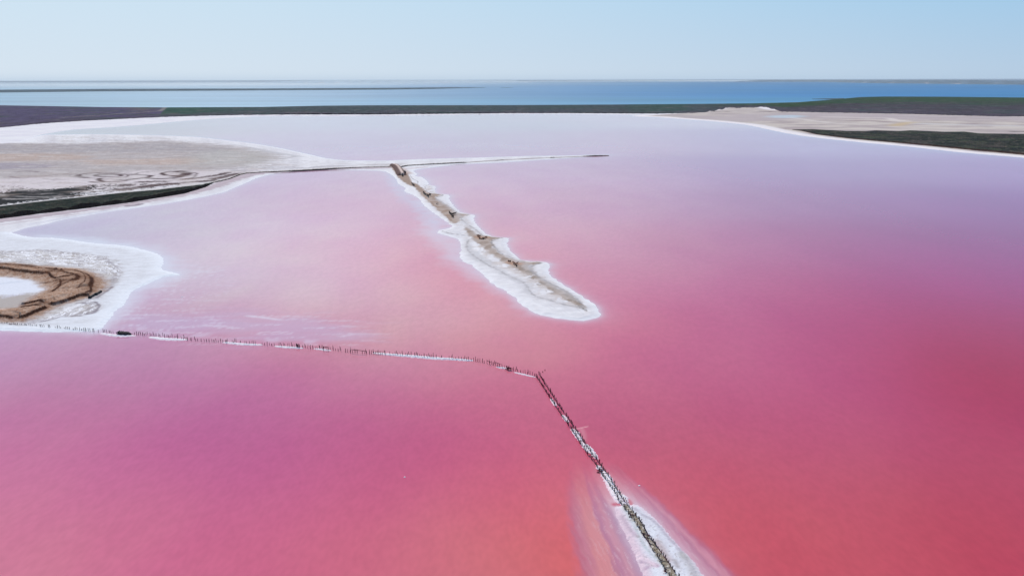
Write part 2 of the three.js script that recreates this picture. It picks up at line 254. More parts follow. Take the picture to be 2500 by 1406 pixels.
{
  const near = (x, z) => { let m = -1e9; for (const s of saltShapes) m = Math.max(m, s.d(x, z, 70)); return m; };
  const [g] = sheet({
    az: [-0.82, 0.82], dep: [0.0375, 0.72], da: 0.0017, dd: 0.0013, sd: () => 1, y: () => 0,
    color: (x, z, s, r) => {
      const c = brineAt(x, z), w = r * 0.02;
      // slow drifts of denser and thinner bloom
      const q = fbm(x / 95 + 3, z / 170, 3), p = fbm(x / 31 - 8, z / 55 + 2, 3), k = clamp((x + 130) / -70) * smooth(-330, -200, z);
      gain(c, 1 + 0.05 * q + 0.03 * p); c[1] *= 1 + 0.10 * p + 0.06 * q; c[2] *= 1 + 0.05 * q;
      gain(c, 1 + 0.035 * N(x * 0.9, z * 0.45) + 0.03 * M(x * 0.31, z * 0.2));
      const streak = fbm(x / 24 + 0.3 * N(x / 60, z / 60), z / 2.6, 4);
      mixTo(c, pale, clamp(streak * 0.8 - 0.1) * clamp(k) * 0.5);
      const d = -near(x + N(x / 7, z / 7) * 0.5, z + M(x / 7, z / 7) * 0.5);
      if (d < 60) { const reach = 0.5 + r * 0.0042; mixTo(c, pale, 0.62 * Math.exp(-Math.max(0, d) / reach) + 0.12 * Math.exp(-Math.max(0, d) / (reach * 5))); }
      const m2 = Math.max(mudOutline.d(x, z, 90), farShore.d(x, z, 90));
      if (m2 > -90) mixTo(c, pale, 0.5 * Math.exp(Math.min(0, m2) / 12));
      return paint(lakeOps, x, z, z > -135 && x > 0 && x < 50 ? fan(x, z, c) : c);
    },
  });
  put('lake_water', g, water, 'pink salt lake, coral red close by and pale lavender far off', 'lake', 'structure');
  // the rest of the lake, behind and beside the part in view
  const b0 = 0.82, ring = net(48, 12, (u, v) => { const b = lerp(b0, 2 * Math.PI - b0, u), r = lerp(20, 1900, v * v); return [Math.sin(b) * r, -0.004, -Math.cos(b) * r]; }, () => C(200, 96, 120, 0.7));
  ring.index.array.reverse(); ring.computeVertexNormals();
  const core = new THREE.CircleGeometry(90, 40).rotateX(-Math.PI / 2).translate(0, -0.01, 0);
  core.setAttribute('color', new THREE.Float32BufferAttribute(new Float32Array(core.attributes.position.count * 3).map((_, i) => C(200, 96, 112, 0.7)[i % 3]), 3));
  put('lake_water', mergeGeometries([ring, core]), water, 'the lake\'s coral red water going on past the picture\'s edges', 'lake', 'structure');
}

// ---------------------------------------------------------------- sea
{
  const seaMat = new THREE.MeshPhysicalMaterial({ vertexColors: true, roughness: 0.45, ior: 1.34, specularIntensity: 0.6 }); seaMat.name = 'sea';
  const deep = [0.01, 0.165, 0.40], shoal = [0.05, 0.27, 0.42], glareTint = [0.24, 0.40, 0.50];  // last colour: sun glare and haze painted over the left of the sea
  const g = net(260, 120, (u, v) => { const b = lerp(-Math.PI, Math.PI, u), r = 1450 * (220000 / 1450) ** (v ** 1.3); return [Math.sin(b) * r, -1.2, -Math.cos(b) * r]; }, (x, z) => {
    const r = Math.hypot(x, z), c = [...deep];
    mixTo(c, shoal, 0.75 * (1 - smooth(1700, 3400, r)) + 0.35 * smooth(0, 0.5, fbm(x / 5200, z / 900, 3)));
    mixTo(c, glareTint, 0.95 * smooth(0.55, -0.75, Math.atan2(x, -z) + 0.1 * fbm(x / 4000, z / 1200, 3)));
    mixTo(c, [0.52, 0.63, 0.70], smooth(5000, 16000, r) * smooth(0.3, -0.4, Math.atan2(x, -z)));  // far left painted paler for haze towards the horizon
    return gain(c, 1 + 0.25 * fbm(x / 2100, z / 420 + 4, 3));
  });
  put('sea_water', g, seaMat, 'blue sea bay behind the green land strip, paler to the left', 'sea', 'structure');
}

// ---------------------------------------------------------------- salt flat, causeway ground and spit
const W0 = C(238, 234, 234), W1 = C(222, 217, 219), tan = C(186, 170, 160), greyCrust = C(186, 176, 174), mudline = C(150, 140, 142), track = C(74, 50, 54), scrubBrown = C(70, 60, 60);
const crop5 = (a) => line(a, 0, 320, 3.906), crop52 = (a) => line(a, 300, 400, 7.8125), crop4 = (a) => line(a, 900, 380, 3.347);
const loop = (cx, cy, rx, ry, a0, a1) => { const p = []; for (let i = 0; i <= 24; i++) { const a = lerp(a0, a1, i / 24) * D; p.push(cx + rx * Math.cos(a), cy + ry * Math.sin(a)); } return crop5(p); };
const flatOps = [
  patch(poly([-300, 351, 0, 350.6, 102, 350.8, 200, 351, 300, 348, 397, 344.5, 486, 351, 540, 356, 589, 361.5, 640, 371, 662, 377, 672, 386, 660, 396, 621, 404, 586, 413, 540, 419, 420, 428, 0, 446, -300, 452]), greyCrust, 11, { wob: 22, ws: 50, wz: 11 }),
  patch(poly([-300, 353, 0, 353, 200, 354, 380, 350, 520, 360, 600, 372, 560, 378, 420, 372, 250, 373, 0, 374, -300, 378]), C(170, 162, 164), 16, { a: 0.7, wob: 18, ws: 70, wz: 12 }),
  patch(poly([-100, 378, 60, 377, 140, 376, 215, 383, 200, 390, 100, 394, -100, 396]), C(192, 170, 158), 12, { a: 0.85, wob: 16, ws: 60, wz: 9 }),
  patch(poly([200, 393, 320, 390, 440, 388, 520, 392, 500, 399, 380, 404, 240, 402]), C(196, 174, 162), 10, { a: 0.85, wob: 14, ws: 50, wz: 8 }),
  patch(poly([-200, 400, 60, 399, 130, 404, 90, 413, -200, 418]), C(160, 150, 160), 8, { a: 0.7, wob: 12, ws: 60, wz: 8 }),
  patch(poly([520, 368, 600, 368, 655, 382, 650, 396, 600, 404, 480, 404, 470, 385]), C(190, 185, 179), 14, { a: 0.7, wob: 14, ws: 40, wz: 10 }),
  patch(poly([-300, 436, 0, 438, 120, 432, 250, 433, 330, 418, 440, 418, 560, 416, 640, 414, 620, 424, 540, 440, 400, 456, 0, 476, -300, 490]), C(216, 204, 204), 5, { wob: 8, ws: 30, wz: 5, a: 0.9 }),
  patch(poly([560, 417, 621, 405, 700, 408, 800, 406, 958, 401, 958, 408, 700, 417, 600, 424]), C(178, 172, 174), 2, { a: 0.7, broken: true, bx: 30, bz: 5 }),
  stroke(line([205, 346, 260, 343.5, 330, 344]), C(188, 184, 186), 3, { soft: 4, a: 0.8 }),
  stroke(line([611, 362, 662, 373, 720, 382, 700, 387, 676, 390]), C(190, 186, 186), 2.4, { soft: 2, a: 0.8, wob: 2 }),
  stroke(line([560, 405, 640, 397, 740, 394, 850, 396.5, 940, 397]), C(190, 186, 184), 1.2, { soft: 1, a: 0.7, broken: true, bx: 25, bz: 4 }),
  stroke(line([560, 353, 640, 366, 690, 377, 740, 384]), C(206, 202, 204), 2, { soft: 2, a: 0.8 }),
  // low scrub on the flat behind the track, thinning out to the right
  patch(poly([-300, 486, 0, 472, 22, 465, 50, 462.5, 110, 464.5, 180, 458.5, 215, 455.5, 235, 457, 215, 466, 190, 474, 205, 481, 102, 491, 0, 503, -300, 530]), C(42, 43, 44), 1.2, { wob: 9, ws: 5, wz: 3 }),
  patch(poly([190, 458, 260, 450, 330, 450, 420, 449, 440, 452, 384, 461, 307, 468, 205, 480, 180, 474]), scrubBrown, 1.5, { wob: 6, ws: 6, wz: 4, broken: true, bx: 9, bz: 3.2, cut: -0.02 }),
  patch(poly([-300, 470, 0, 455, 60, 459, 40, 468, 0, 474, -300, 490]), C(120, 98, 94), 2, { broken: true, bx: 4, bz: 2, a: 0.7, cut: 0.02 }),
  ...[[340, 360, 600, 350, 810, 350, 3], [1230, 300, 1550, 265, 1850, 215, 3], [1850, 215, 1930, 190, 2020, 178, 2.4], [920, 395, 1300, 360, 1460, 345, 3], [0, 500, 400, 450, 850, 400, 5], [1530, 355, 1680, 325, 1750, 350, 3], [1740, 300, 2000, 240, 2200, 200, 4], [0, 430, 60, 405, 130, 425, 3], [1150, 310, 1230, 300, 1300, 290, 1.6]]
    .map((q) => stroke(crop52(q.slice(0, 6)), C(92, 74, 74), q[6], { wob: 3.4, ws: 7, wz: 3, a: 0.95 })),
  // tyre tracks
  stroke(loop(1030, 430, 125, 13, 0, 360), track, 1.44, { soft: 1.2 }), stroke(loop(985, 432, 232, 27, -95, 265), track, 0.79, { soft: 1.2, a: 0.85 }),
  stroke(loop(960, 432, 225, 24, 130, 240), track, 1.87, { soft: 1.4 }), stroke(loop(880, 432, 225, 26, 120, 260), track, 0.58, { soft: 1, a: 0.45 }),
  stroke(loop(1650, 412, 108, 19, 0, 360), track, 1.58, { soft: 1.2 }), stroke(loop(1655, 413, 122, 24, -70, 80), track, 3.60, { soft: 2 }), stroke(loop(1585, 415, 290, 28, -178, 70), track, 0.79, { soft: 1.2, a: 0.8 }), stroke(loop(1700, 432, 160, 34, 0, 110), track, 0.94, { soft: 1.2, a: 0.8 }),
  stroke(crop5([1240, 420, 1340, 425, 1440, 433]), track, 1.73, { soft: 1.4, a: 0.9 }), stroke(crop5([1440, 433, 1380, 455, 1280, 462, 1110, 475]), track, 1.58, { soft: 1.4 }),
  stroke(crop5([960, 458, 935, 470, 990, 490, 1130, 488, 1250, 470, 1370, 450]), track, 1.58, { soft: 1.3 }), stroke(crop5([860, 492, 940, 497, 1020, 492]), track, 1.44, { soft: 1.2 }), stroke(crop5([1400, 455, 1500, 462, 1640, 455, 1740, 440]), track, 2.02, { soft: 1.4 }),
  stroke(crop5([140, 397, 200, 391, 280, 389, 355, 393]), C(104, 86, 92), 1.6, { soft: 1.4, a: 0.8 }), stroke(crop5([90, 440, 180, 455, 300, 448, 400, 438, 470, 432]), C(130, 112, 116), 1.2, { soft: 1.2, a: 0.7 }), stroke(crop5([610, 415, 720, 404, 860, 402, 950, 412]), track, 0.65, { soft: 1, a: 0.7 }), stroke(crop5([410, 460, 520, 472, 640, 468]), C(140, 120, 122), 1, { soft: 1.2, a: 0.6 }),
  // beach below the bluff: mud, then crust in lines
  patch(poly([-300, 556, 0, 534, 102, 524, 205, 512, 307, 498, 400, 483, 470, 468, 530, 447, 575, 432, 640, 421, 800, 414, 957, 409, 957, 412, 800, 416, 650, 425, 600, 437, 540, 458, 480, 474, 400, 489, 307, 504, 205, 519, 102, 533, 0, 546, -300, 570]), C(196, 180, 184), 1.5, { wob: 4, ws: 30, wz: 4 }),
  stroke(line([0, 545, 102, 530, 205, 515, 307, 500, 384, 488]), C(166, 152, 158), 0.5, { soft: 0.5, a: 0.7, wob: 0.8, ws: 12 }), stroke(line([0, 552, 102, 537, 205, 522, 307, 505, 400, 491, 480, 475]), C(196, 180, 184), 0.8, { soft: 0.7, a: 0.7, wob: 1.2, ws: 15 }),
  stroke(line([310, 505, 330, 503, 342, 500]), C(160, 146, 152), 1.6, { soft: 0.8 }), stroke(line([70, 550, 130, 538, 256, 516]), C(206, 204, 214), 1.0, { soft: 1, a: 0.6 }),
  // spit
  patch(poly([190, 92, 250, 110, 320, 150, 350, 215, 400, 240, 440, 270, 480, 305, 560, 315, 595, 322, 545, 345, 560, 362, 600, 385, 660, 420, 705, 462, 760, 480, 815, 482, 765, 505, 745, 530, 720, 555, 680, 548, 600, 480, 520, 410, 440, 335, 370, 262, 315, 238, 250, 190, 205, 130], 900, 380, 3.347), C(166, 144, 130), 0.7, { wob: 1.2, ws: 5 }),
  patch(poly([780, 592, 840, 612, 870, 640, 930, 655, 1000, 664, 1092, 672, 1030, 695, 1000, 712, 1040, 770, 1110, 825, 1230, 862, 1330, 872, 1400, 880, 1330, 905, 1325, 940, 1400, 1010, 1520, 1075, 1640, 1140, 1720, 1200, 1775, 1275, 1700, 1225, 1640, 1190, 1560, 1150, 1480, 1105, 1400, 1050, 1330, 990, 1200, 940, 1060, 850, 950, 770, 860, 700, 820, 650], 900, 380, 3.347), C(166, 148, 136), 0.8, { wob: 1.6, ws: 5 }),
  patch(poly([790, 700, 830, 705, 860, 770, 960, 850, 1090, 940, 1200, 1010, 1290, 1060, 1320, 1120, 1280, 1110, 1250, 1060, 1150, 1010, 1000, 920, 850, 840, 800, 770], 900, 380, 3.347), C(206, 204, 206), 1, { a: 0.7, wob: 2 }),
  patch(poly([1250, 905, 1330, 935, 1420, 1010, 1540, 1080, 1660, 1150, 1740, 1225, 1772, 1268, 1700, 1235, 1600, 1185, 1480, 1120, 1390, 1065, 1310, 1005, 1240, 950], 900, 380, 3.347), C(158, 142, 130), 0.9, { wob: 2.2, ws: 4, broken: true, bx: 4, bz: 7, cut: -0.25 }),
  patch(poly([500, 250, 560, 315, 620, 330, 560, 350, 650, 430, 720, 470, 830, 485, 780, 510, 860, 600, 940, 655, 1090, 674, 1010, 712, 1090, 800, 1240, 860, 1410, 880, 1330, 930, 1500, 1060, 1700, 1175, 1780, 1275, 1700, 1260, 1500, 1190, 1330, 1060, 1150, 960, 960, 860, 840, 720, 800, 600, 660, 545, 560, 440, 420, 320], 900, 380, 3.347), C(198, 182, 172), 2.6, { a: 0.6, wob: 3, ws: 7, broken: true, bx: 7, bz: 9, cut: -0.2 }),
  ...[[[340, 165, 360, 195, 400, 215, 400, 235], 0.35], [[430, 250, 490, 240, 460, 260, 480, 300, 510, 320], 0.3], [[520, 318, 590, 320, 605, 330, 550, 348, 560, 365, 640, 410, 700, 455], 0.5], [[735, 475, 820, 485, 755, 515, 800, 560, 860, 600, 930, 655], 0.6], [[1040, 668, 1094, 672, 1040, 692, 1000, 714, 1040, 765, 1090, 810, 1200, 848, 1260, 862], 0.6], [[1340, 868, 1412, 878, 1345, 905, 1318, 930, 1370, 985, 1480, 1050, 1600, 1110, 1700, 1175, 1770, 1265], 0.7],
    [[820, 690, 800, 745, 830, 800, 940, 880, 1050, 940, 1160, 1000, 1270, 1050, 1312, 1110, 1370, 1160, 1500, 1200, 1640, 1238, 1750, 1250], 0.6], [[600, 620, 660, 640, 760, 655, 820, 665], 0.5]].map(([q, w]) => stroke(crop4(q), C(146, 140, 140), w * 0.5, { soft: w * 0.7, a: 0.85, wob: 0.7, ws: 4, broken: true, bx: 5, bz: 5, cut: -0.45 })),
  ...[[820, 690, 800, 745, 830, 800, 940, 880, 1050, 940, 1160, 1000, 1270, 1050, 1312, 1110, 1370, 1160, 1500, 1200, 1640, 1238, 1750, 1250], [560, 365, 640, 410, 700, 455, 800, 560, 930, 655], [1040, 765, 1200, 848, 1320, 930, 1480, 1050, 1700, 1175]].map((q) => stroke(crop4(q), C(206, 200, 200), 1.5, { soft: 2, a: 0.55, wob: 1.6, ws: 6 })),
  stroke(crop4([180, 95, 260, 110, 330, 150]), C(190, 166, 154), 2.4, { soft: 2, a: 0.7 }), stroke(crop4([300, 110, 380, 105, 470, 95]), C(206, 184, 186), 1.4, { soft: 1.2, a: 0.8 }),
  stroke(line([1136, 398, 1207, 393.2, 1290, 388.6, 1370, 385, 1440, 381.6, 1487, 379.6]), C(132, 112, 104), 1.7, { soft: 1.6, a: 0.9, wob: 0.8, ws: 20 }),
  ...[[895, 668, 925, 685, 965, 672], [1150, 880, 1200, 895, 1230, 890]].map((q) => stroke(crop4(q), C(190, 144, 116), 1.6, { soft: 1.6, a: 0.6 })),
  patch(poly([1690, 1235, 1740, 1240, 1780, 1270, 1800, 1285, 1740, 1265], 900, 380, 3.347), C(140, 132, 126), 0.3, { broken: true, bx: 1.5, bz: 1.5 }),
];
const farOps = [stroke(line([600, 281.6, 720, 281.8, 850, 282, 960, 281.2]), C(150, 132, 148), 2.5, { soft: 2, a: 0.8, wob: 2, ws: 40 }), stroke(line([1080, 280.4, 1300, 278.4]), C(190, 172, 180), 1.5, { soft: 1.5, a: 0.5 })];
{
  const crust = (x, z, s, r) => {
    const c = [...W0], k = Math.max(1, r / 260), streak = fbm(x / (11 * k), z / (4.2 * k) + 2, 4), ringed = fbm((s + 3 * fbm(x / 18, z / 18, 2)) / (1.7 * k), x / (60 * k), 3);
    mixTo(c, W1, clamp(0.35 + streak * 0.9)); mixTo(c, C(198, 194, 196), clamp(ringed * 0.9) * smooth(1, 6, s) * 0.7);
    mixTo(c, C(242, 240, 242), (1 - smooth(0.3 * k, 2.4 * k, s)) * 0.6);
    return c;
  };
  const [flat, spit] = sheet({
    ...spanOf(flatOutline), da: 0.00055, dd: 0.00042, sd: (x, z) => flatOutline.d(x + 0.8 * fbm(x / 6, z / 6, 2), z + 0.8 * fbm(x / 6 + 9, z / 6, 2), 40) + 2,
    y: (x, z, s, step) => { const q = s - 2, w = Math.max(2.5, step * 1.3); return 0.3 * clamp(q / w, -1.2, 1) + 0.18 * smooth(w, w * 4, q) + (q > 0 ? 0.05 * fbm(x / 3, z / 3, 2) * smooth(0, 5, q) : 0); },
    color: (x, z, s, r) => {
      const c = paint(flatOps, x, z, crust(x, z, s - 2, r));
      if (z < -380 && s > 14) { const t = smooth(14, 40, s); mixTo(c, C(176, 158, 148), t * 0.4 * smooth(0.05, 0.45, fbm(x / 55 + 3, z / 22, 4))); mixTo(c, C(214, 206, 202), t * 0.5 * smooth(0.1, 0.4, fbm(x / 38 - 6, z / 12 + 4, 4))); mixTo(c, C(150, 138, 138), t * 0.35 * smooth(0.2, 0.45, fbm(x / 16, z / 9 + 8, 4))); }
      return gain(c, 1 + 0.1 * fbm(x / 4, z / 2, 3));
    },
    split: (x, z) => (spitZone.d(x, z, 5) > 0 ? 1 : 0),
  });
  put('salt_flat', flat, ground, 'wide grey and beige salt flat with tyre tracks and white rim', 'salt flat', 'structure');
  put('salt_spit', spit, ground, 'narrow white salt spit with sandy ridge running into the pink lake', 'spit', 'structure');

  const far = sheet({
    ...spanOf(farShore), da: 0.0009, dd: 0.00035, sd: (x, z) => farShore.d(x, z, 200) + 6, y: (x, z, s, step) => 0.22 * clamp((s - 6) / Math.max(4, step * 1.3), -1.2, 1),
    color: (x, z, s, r) => { const c = mixTo([...W0], C(226, 220, 226), clamp(0.3 + fbm(x / 60, z / 25, 4) * 1.4)); return paint(farOps, x, z, c); },
  });
  put('salt_shore', far[0], ground, 'thin white salt beach along the far side of the lake', 'beach', 'structure');
}

// ---------------------------------------------------------------- mudflat on the right
const crop3 = (a) => line(a, 1900, 250, 4.1667);
const mudOps = [
  patch(poly([1640, 282, 1760, 283, 1860, 276, 2060, 277, 2240, 281, 2400, 284, 2800, 292, 2800, 305, 2500, 296, 2200, 292, 2000, 290, 1800, 296]), C(188, 174, 174), 20, { a: 0.8, wob: 40, ws: 160, wz: 60 }),
  patch(poly([1880, 283, 1936, 281, 1970, 285, 1930, 288.5, 1880, 287]), C(194, 208, 216), 14, { a: 0.8 }),
  stroke(crop3([480, 147, 900, 157, 1130, 162, 1190, 182, 1390, 197]), C(226, 214, 206), 7, { soft: 6, a: 0.8 }), stroke(crop3([150, 160, 300, 178, 520, 208, 800, 222]), C(222, 212, 204), 6, { soft: 6, a: 0.7, wob: 4, ws: 40 }),
  stroke(crop3([1190, 238, 1300, 212, 1385, 203]), C(204, 180, 142), 9, { soft: 8, a: 0.8 }), stroke(crop3([740, 192, 900, 186, 1090, 196]), C(158, 138, 136), 10, { soft: 9, a: 0.75, wob: 5, ws: 50 }),
  stroke(crop3([1390, 200, 1700, 209, 2010, 216]), C(146, 128, 126), 5, { soft: 4, a: 0.8, wob: 3, ws: 40 }), stroke(crop3([1450, 215, 1800, 228, 2400, 240]), C(208, 206, 206), 12, { soft: 14, a: 0.6 }), stroke(crop3([250, 150, 500, 165, 750, 170]), C(172, 156, 156), 8, { soft: 9, a: 0.6 }),
  stroke(crop3([1500, 165, 1900, 160, 2300, 180]), C(176, 158, 156), 10, { soft: 10, a: 0.6, wob: 6, ws: 60 }), stroke(crop3([2400, 298, 2560, 299, 2700, 302]), C(70, 60, 64), 5, { soft: 3 }),
  stroke(crop3([-170, 90, -20, 100, 50, 102]), C(92, 74, 78), 5, { soft: 4, a: 0.85, wob: 4, ws: 30 }), stroke(crop3([-650, 95, -560, 92, -500, 97]), C(110, 92, 96), 5, { soft: 5, a: 0.8 }),
  stroke(crop3([60, 270, 150, 278, 260, 292, 300, 302]), C(160, 136, 124), 2.2, { soft: 2, a: 0.7, broken: true, bx: 4, bz: 6 }),
];
{
  const [mud, beach] = sheet({
    ...spanOf(mudOutline), da: 0.0008, dd: 0.00035, sd: (x, z) => mudOutline.d(x + 2 * fbm(x / 20, z / 20, 2), z, 120) + 5, y: (x, z, s, step) => 0.25 * clamp((s - 5) / Math.max(4, step * 1.3), -1.2, 1),
    color: (x, z, s, r) => {
      const q = s - 5, c = mixTo(C(208, 196, 186), C(178, 163, 161), clamp(0.4 + 1.5 * fbm(x / 110, z / 55 + 3, 4)));
      paint(mudOps, x, z, c);
      mixTo(c, C(240, 232, 232), 1 - smooth(r * 0.012, r * 0.022 + 3, q + 3 * fbm(x / 14, z / 14, 3)));
      return gain(c, 1 + 0.06 * fbm(x / 12, z / 12, 3));
    },
    split: (x, z, s) => (s - 5 < 8 && z < -100 ? 1 : 0),
  });
  put('mudflat', mud, ground, 'beige streaked mudflat on the right between two dark grassy banks', 'mudflat', 'structure');
  put('salt_shore', beach, ground, 'white salt beach curving along the right shore below the mudflat', 'beach', 'structure');
}

// ---------------------------------------------------------------- left bank with the heap of brown earth
const crop7 = (a) => line(a, 0, 600, 6.39), pond = poly([-2200, 470, 0, 500, 250, 520, 450, 550, 560, 588, 592, 640, 700, 690, 640, 730, 450, 752, 200, 775, 0, 800, -2200, 850], 0, 600, 6.39);
const mound = poly([-2200, 230, 0, 280, 250, 290, 600, 330, 900, 350, 1200, 370, 1400, 420, 1550, 480, 1650, 560, 1668, 640, 1600, 720, 1440, 800, 1250, 870, 1000, 930, 850, 1000, 700, 1080, 500, 1165, 300, 1215, 0, 1210, -2200, 1180, -2200, 1010, 0, 1000, 300, 930, 400, 880, 500, 800, 640, 735, 705, 690, 595, 635, 565, 585, 450, 545, 250, 515, 0, 495, -2200, 465], 0, 600, 6.39);
const ring = poly([-2200, 60, 0, 95, 350, 80, 700, 70, 1000, 100, 1350, 130, 1600, 180, 1780, 250, 1880, 330, 1905, 420, 1880, 520, 1830, 610, 1700, 715, 1590, 800, 1500, 870, 1535, 950, 1500, 1040, 1400, 1080, 1200, 1110, 1000, 1125, 800, 1170, 520, 1230, 0, 1225, -2200, 1200], 0, 600, 6.39);
const scarps = [                                             // line, height of the step, side that is high (as drawn left to right: -1 far side, 1 near side), width of the shade painted along it
  [[-900, 360, 0, 405, 200, 430, 450, 455, 680, 480, 740, 456], 0.7, -1, 0.34], [[-900, 330, 0, 360, 250, 365, 500, 385, 700, 410, 900, 440, 1050, 480, 1150, 505, 1235, 550], 0.35, -1, 0.2], [[190, 330, 320, 335, 530, 352], 0.2, -1, 0.9],
  [[-60, 330, 40, 318, 120, 322], 0.2, -1, 0.6], [[740, 460, 790, 520, 870, 558, 950, 550, 1050, 520, 1150, 508], 0.5, -1, 0.3], [[1150, 508, 1215, 535, 1190, 585, 1120, 600], 0.4, 1, 0.7], [[945, 585, 940, 660, 895, 705, 800, 762], 0.4, 1, 0.28], [[800, 766, 650, 830, 500, 870, 400, 890], 0.35, -1, 0.2],
  [[960, 432, 1150, 420, 1250, 440, 1350, 480, 1415, 530], 0.2, -1, 0.24], [[1415, 530, 1432, 600, 1405, 680], 0.6, 1, 0.62], [[1405, 680, 1415, 740, 1345, 785], 0.35, 1, 0.36], [[760, 942, 850, 946, 1000, 902, 1150, 852, 1280, 812, 1385, 800], 0.8, -1, 0.36], [[310, 930, 450, 940, 670, 941], 0.6, -1, 0.42], [[300, 984, 450, 990, 590, 986], 0.4, -1, 0.36],
  [[280, 1160, 380, 1148, 500, 1092, 650, 1032, 730, 988], 0.7, -1, 0.36], [[-900, 1110, 0, 1145, 100, 1150, 180, 1166], 0.5, -1, 0.3], [[930, 425, 900, 420, 950, 430], 0.5, -1, 0.9], [[950, 600, 1060, 600, 1150, 590], 0.25, -1, 0.25], [[640, 600, 800, 605, 920, 580], 0.2, -1, 0.2], [[760, 470, 850, 470, 960, 455], 0.2, -1, 0.16], [[860, 680, 1000, 640, 1100, 610], 0.15, -1, 0.15], [[1290, 480, 1330, 540, 1310, 640, 1200, 720], 0.15, 1, 0.12], [[1160, 880, 1250, 870, 1350, 860], 0.1, -1, 0.16],
].map(([a, h, side, w]) => ({ l: crop7(a), h, side, w }));
const soilAndShade = C(122, 82, 60, 0.7), scarpShade = C(84, 50, 36, 0.6);  // brown earth tones, also painted along the steps as scarp shade
const bankOps = [
  patch(pond, C(230, 231, 238), 1, { wob: 1.5, ws: 6, wz: 2 }),
  patch(poly([-2200, 800, 0, 800, 300, 770, 480, 765, 440, 850, 380, 890, 280, 935, 0, 1005, -2200, 1010], 0, 600, 6.39), C(186, 176, 170), 1.4, { wob: 2, ws: 6, wz: 2 }),
  stroke(crop7([0, 830, 150, 800, 350, 770]), C(214, 212, 222), 1.2, { soft: 1, broken: true, bx: 4, bz: 1 }), stroke(crop7([0, 610, 180, 585, 300, 580]), C(206, 212, 222), 0.8, { soft: 1, a: 0.6 }),
  ...[[520, 1225, 700, 1190, 900, 1140, 1100, 1115, 1250, 1110, 0.3], [1200, 915, 1270, 905, 1310, 915, 0.5], [1330, 930, 1400, 900, 1470, 890, 0.24], [1350, 1080, 1450, 1060, 1500, 1020, 0.6], [1500, 1020, 1540, 950, 1480, 900, 0.3], [1500, 830, 1650, 730, 1740, 660, 0.4]].map((q) => stroke(crop7(q.slice(0, -1)), C(136, 126, 134), q.at(-1), { soft: q.at(-1), a: 0.8, wob: 0.5, ws: 3 })),
];
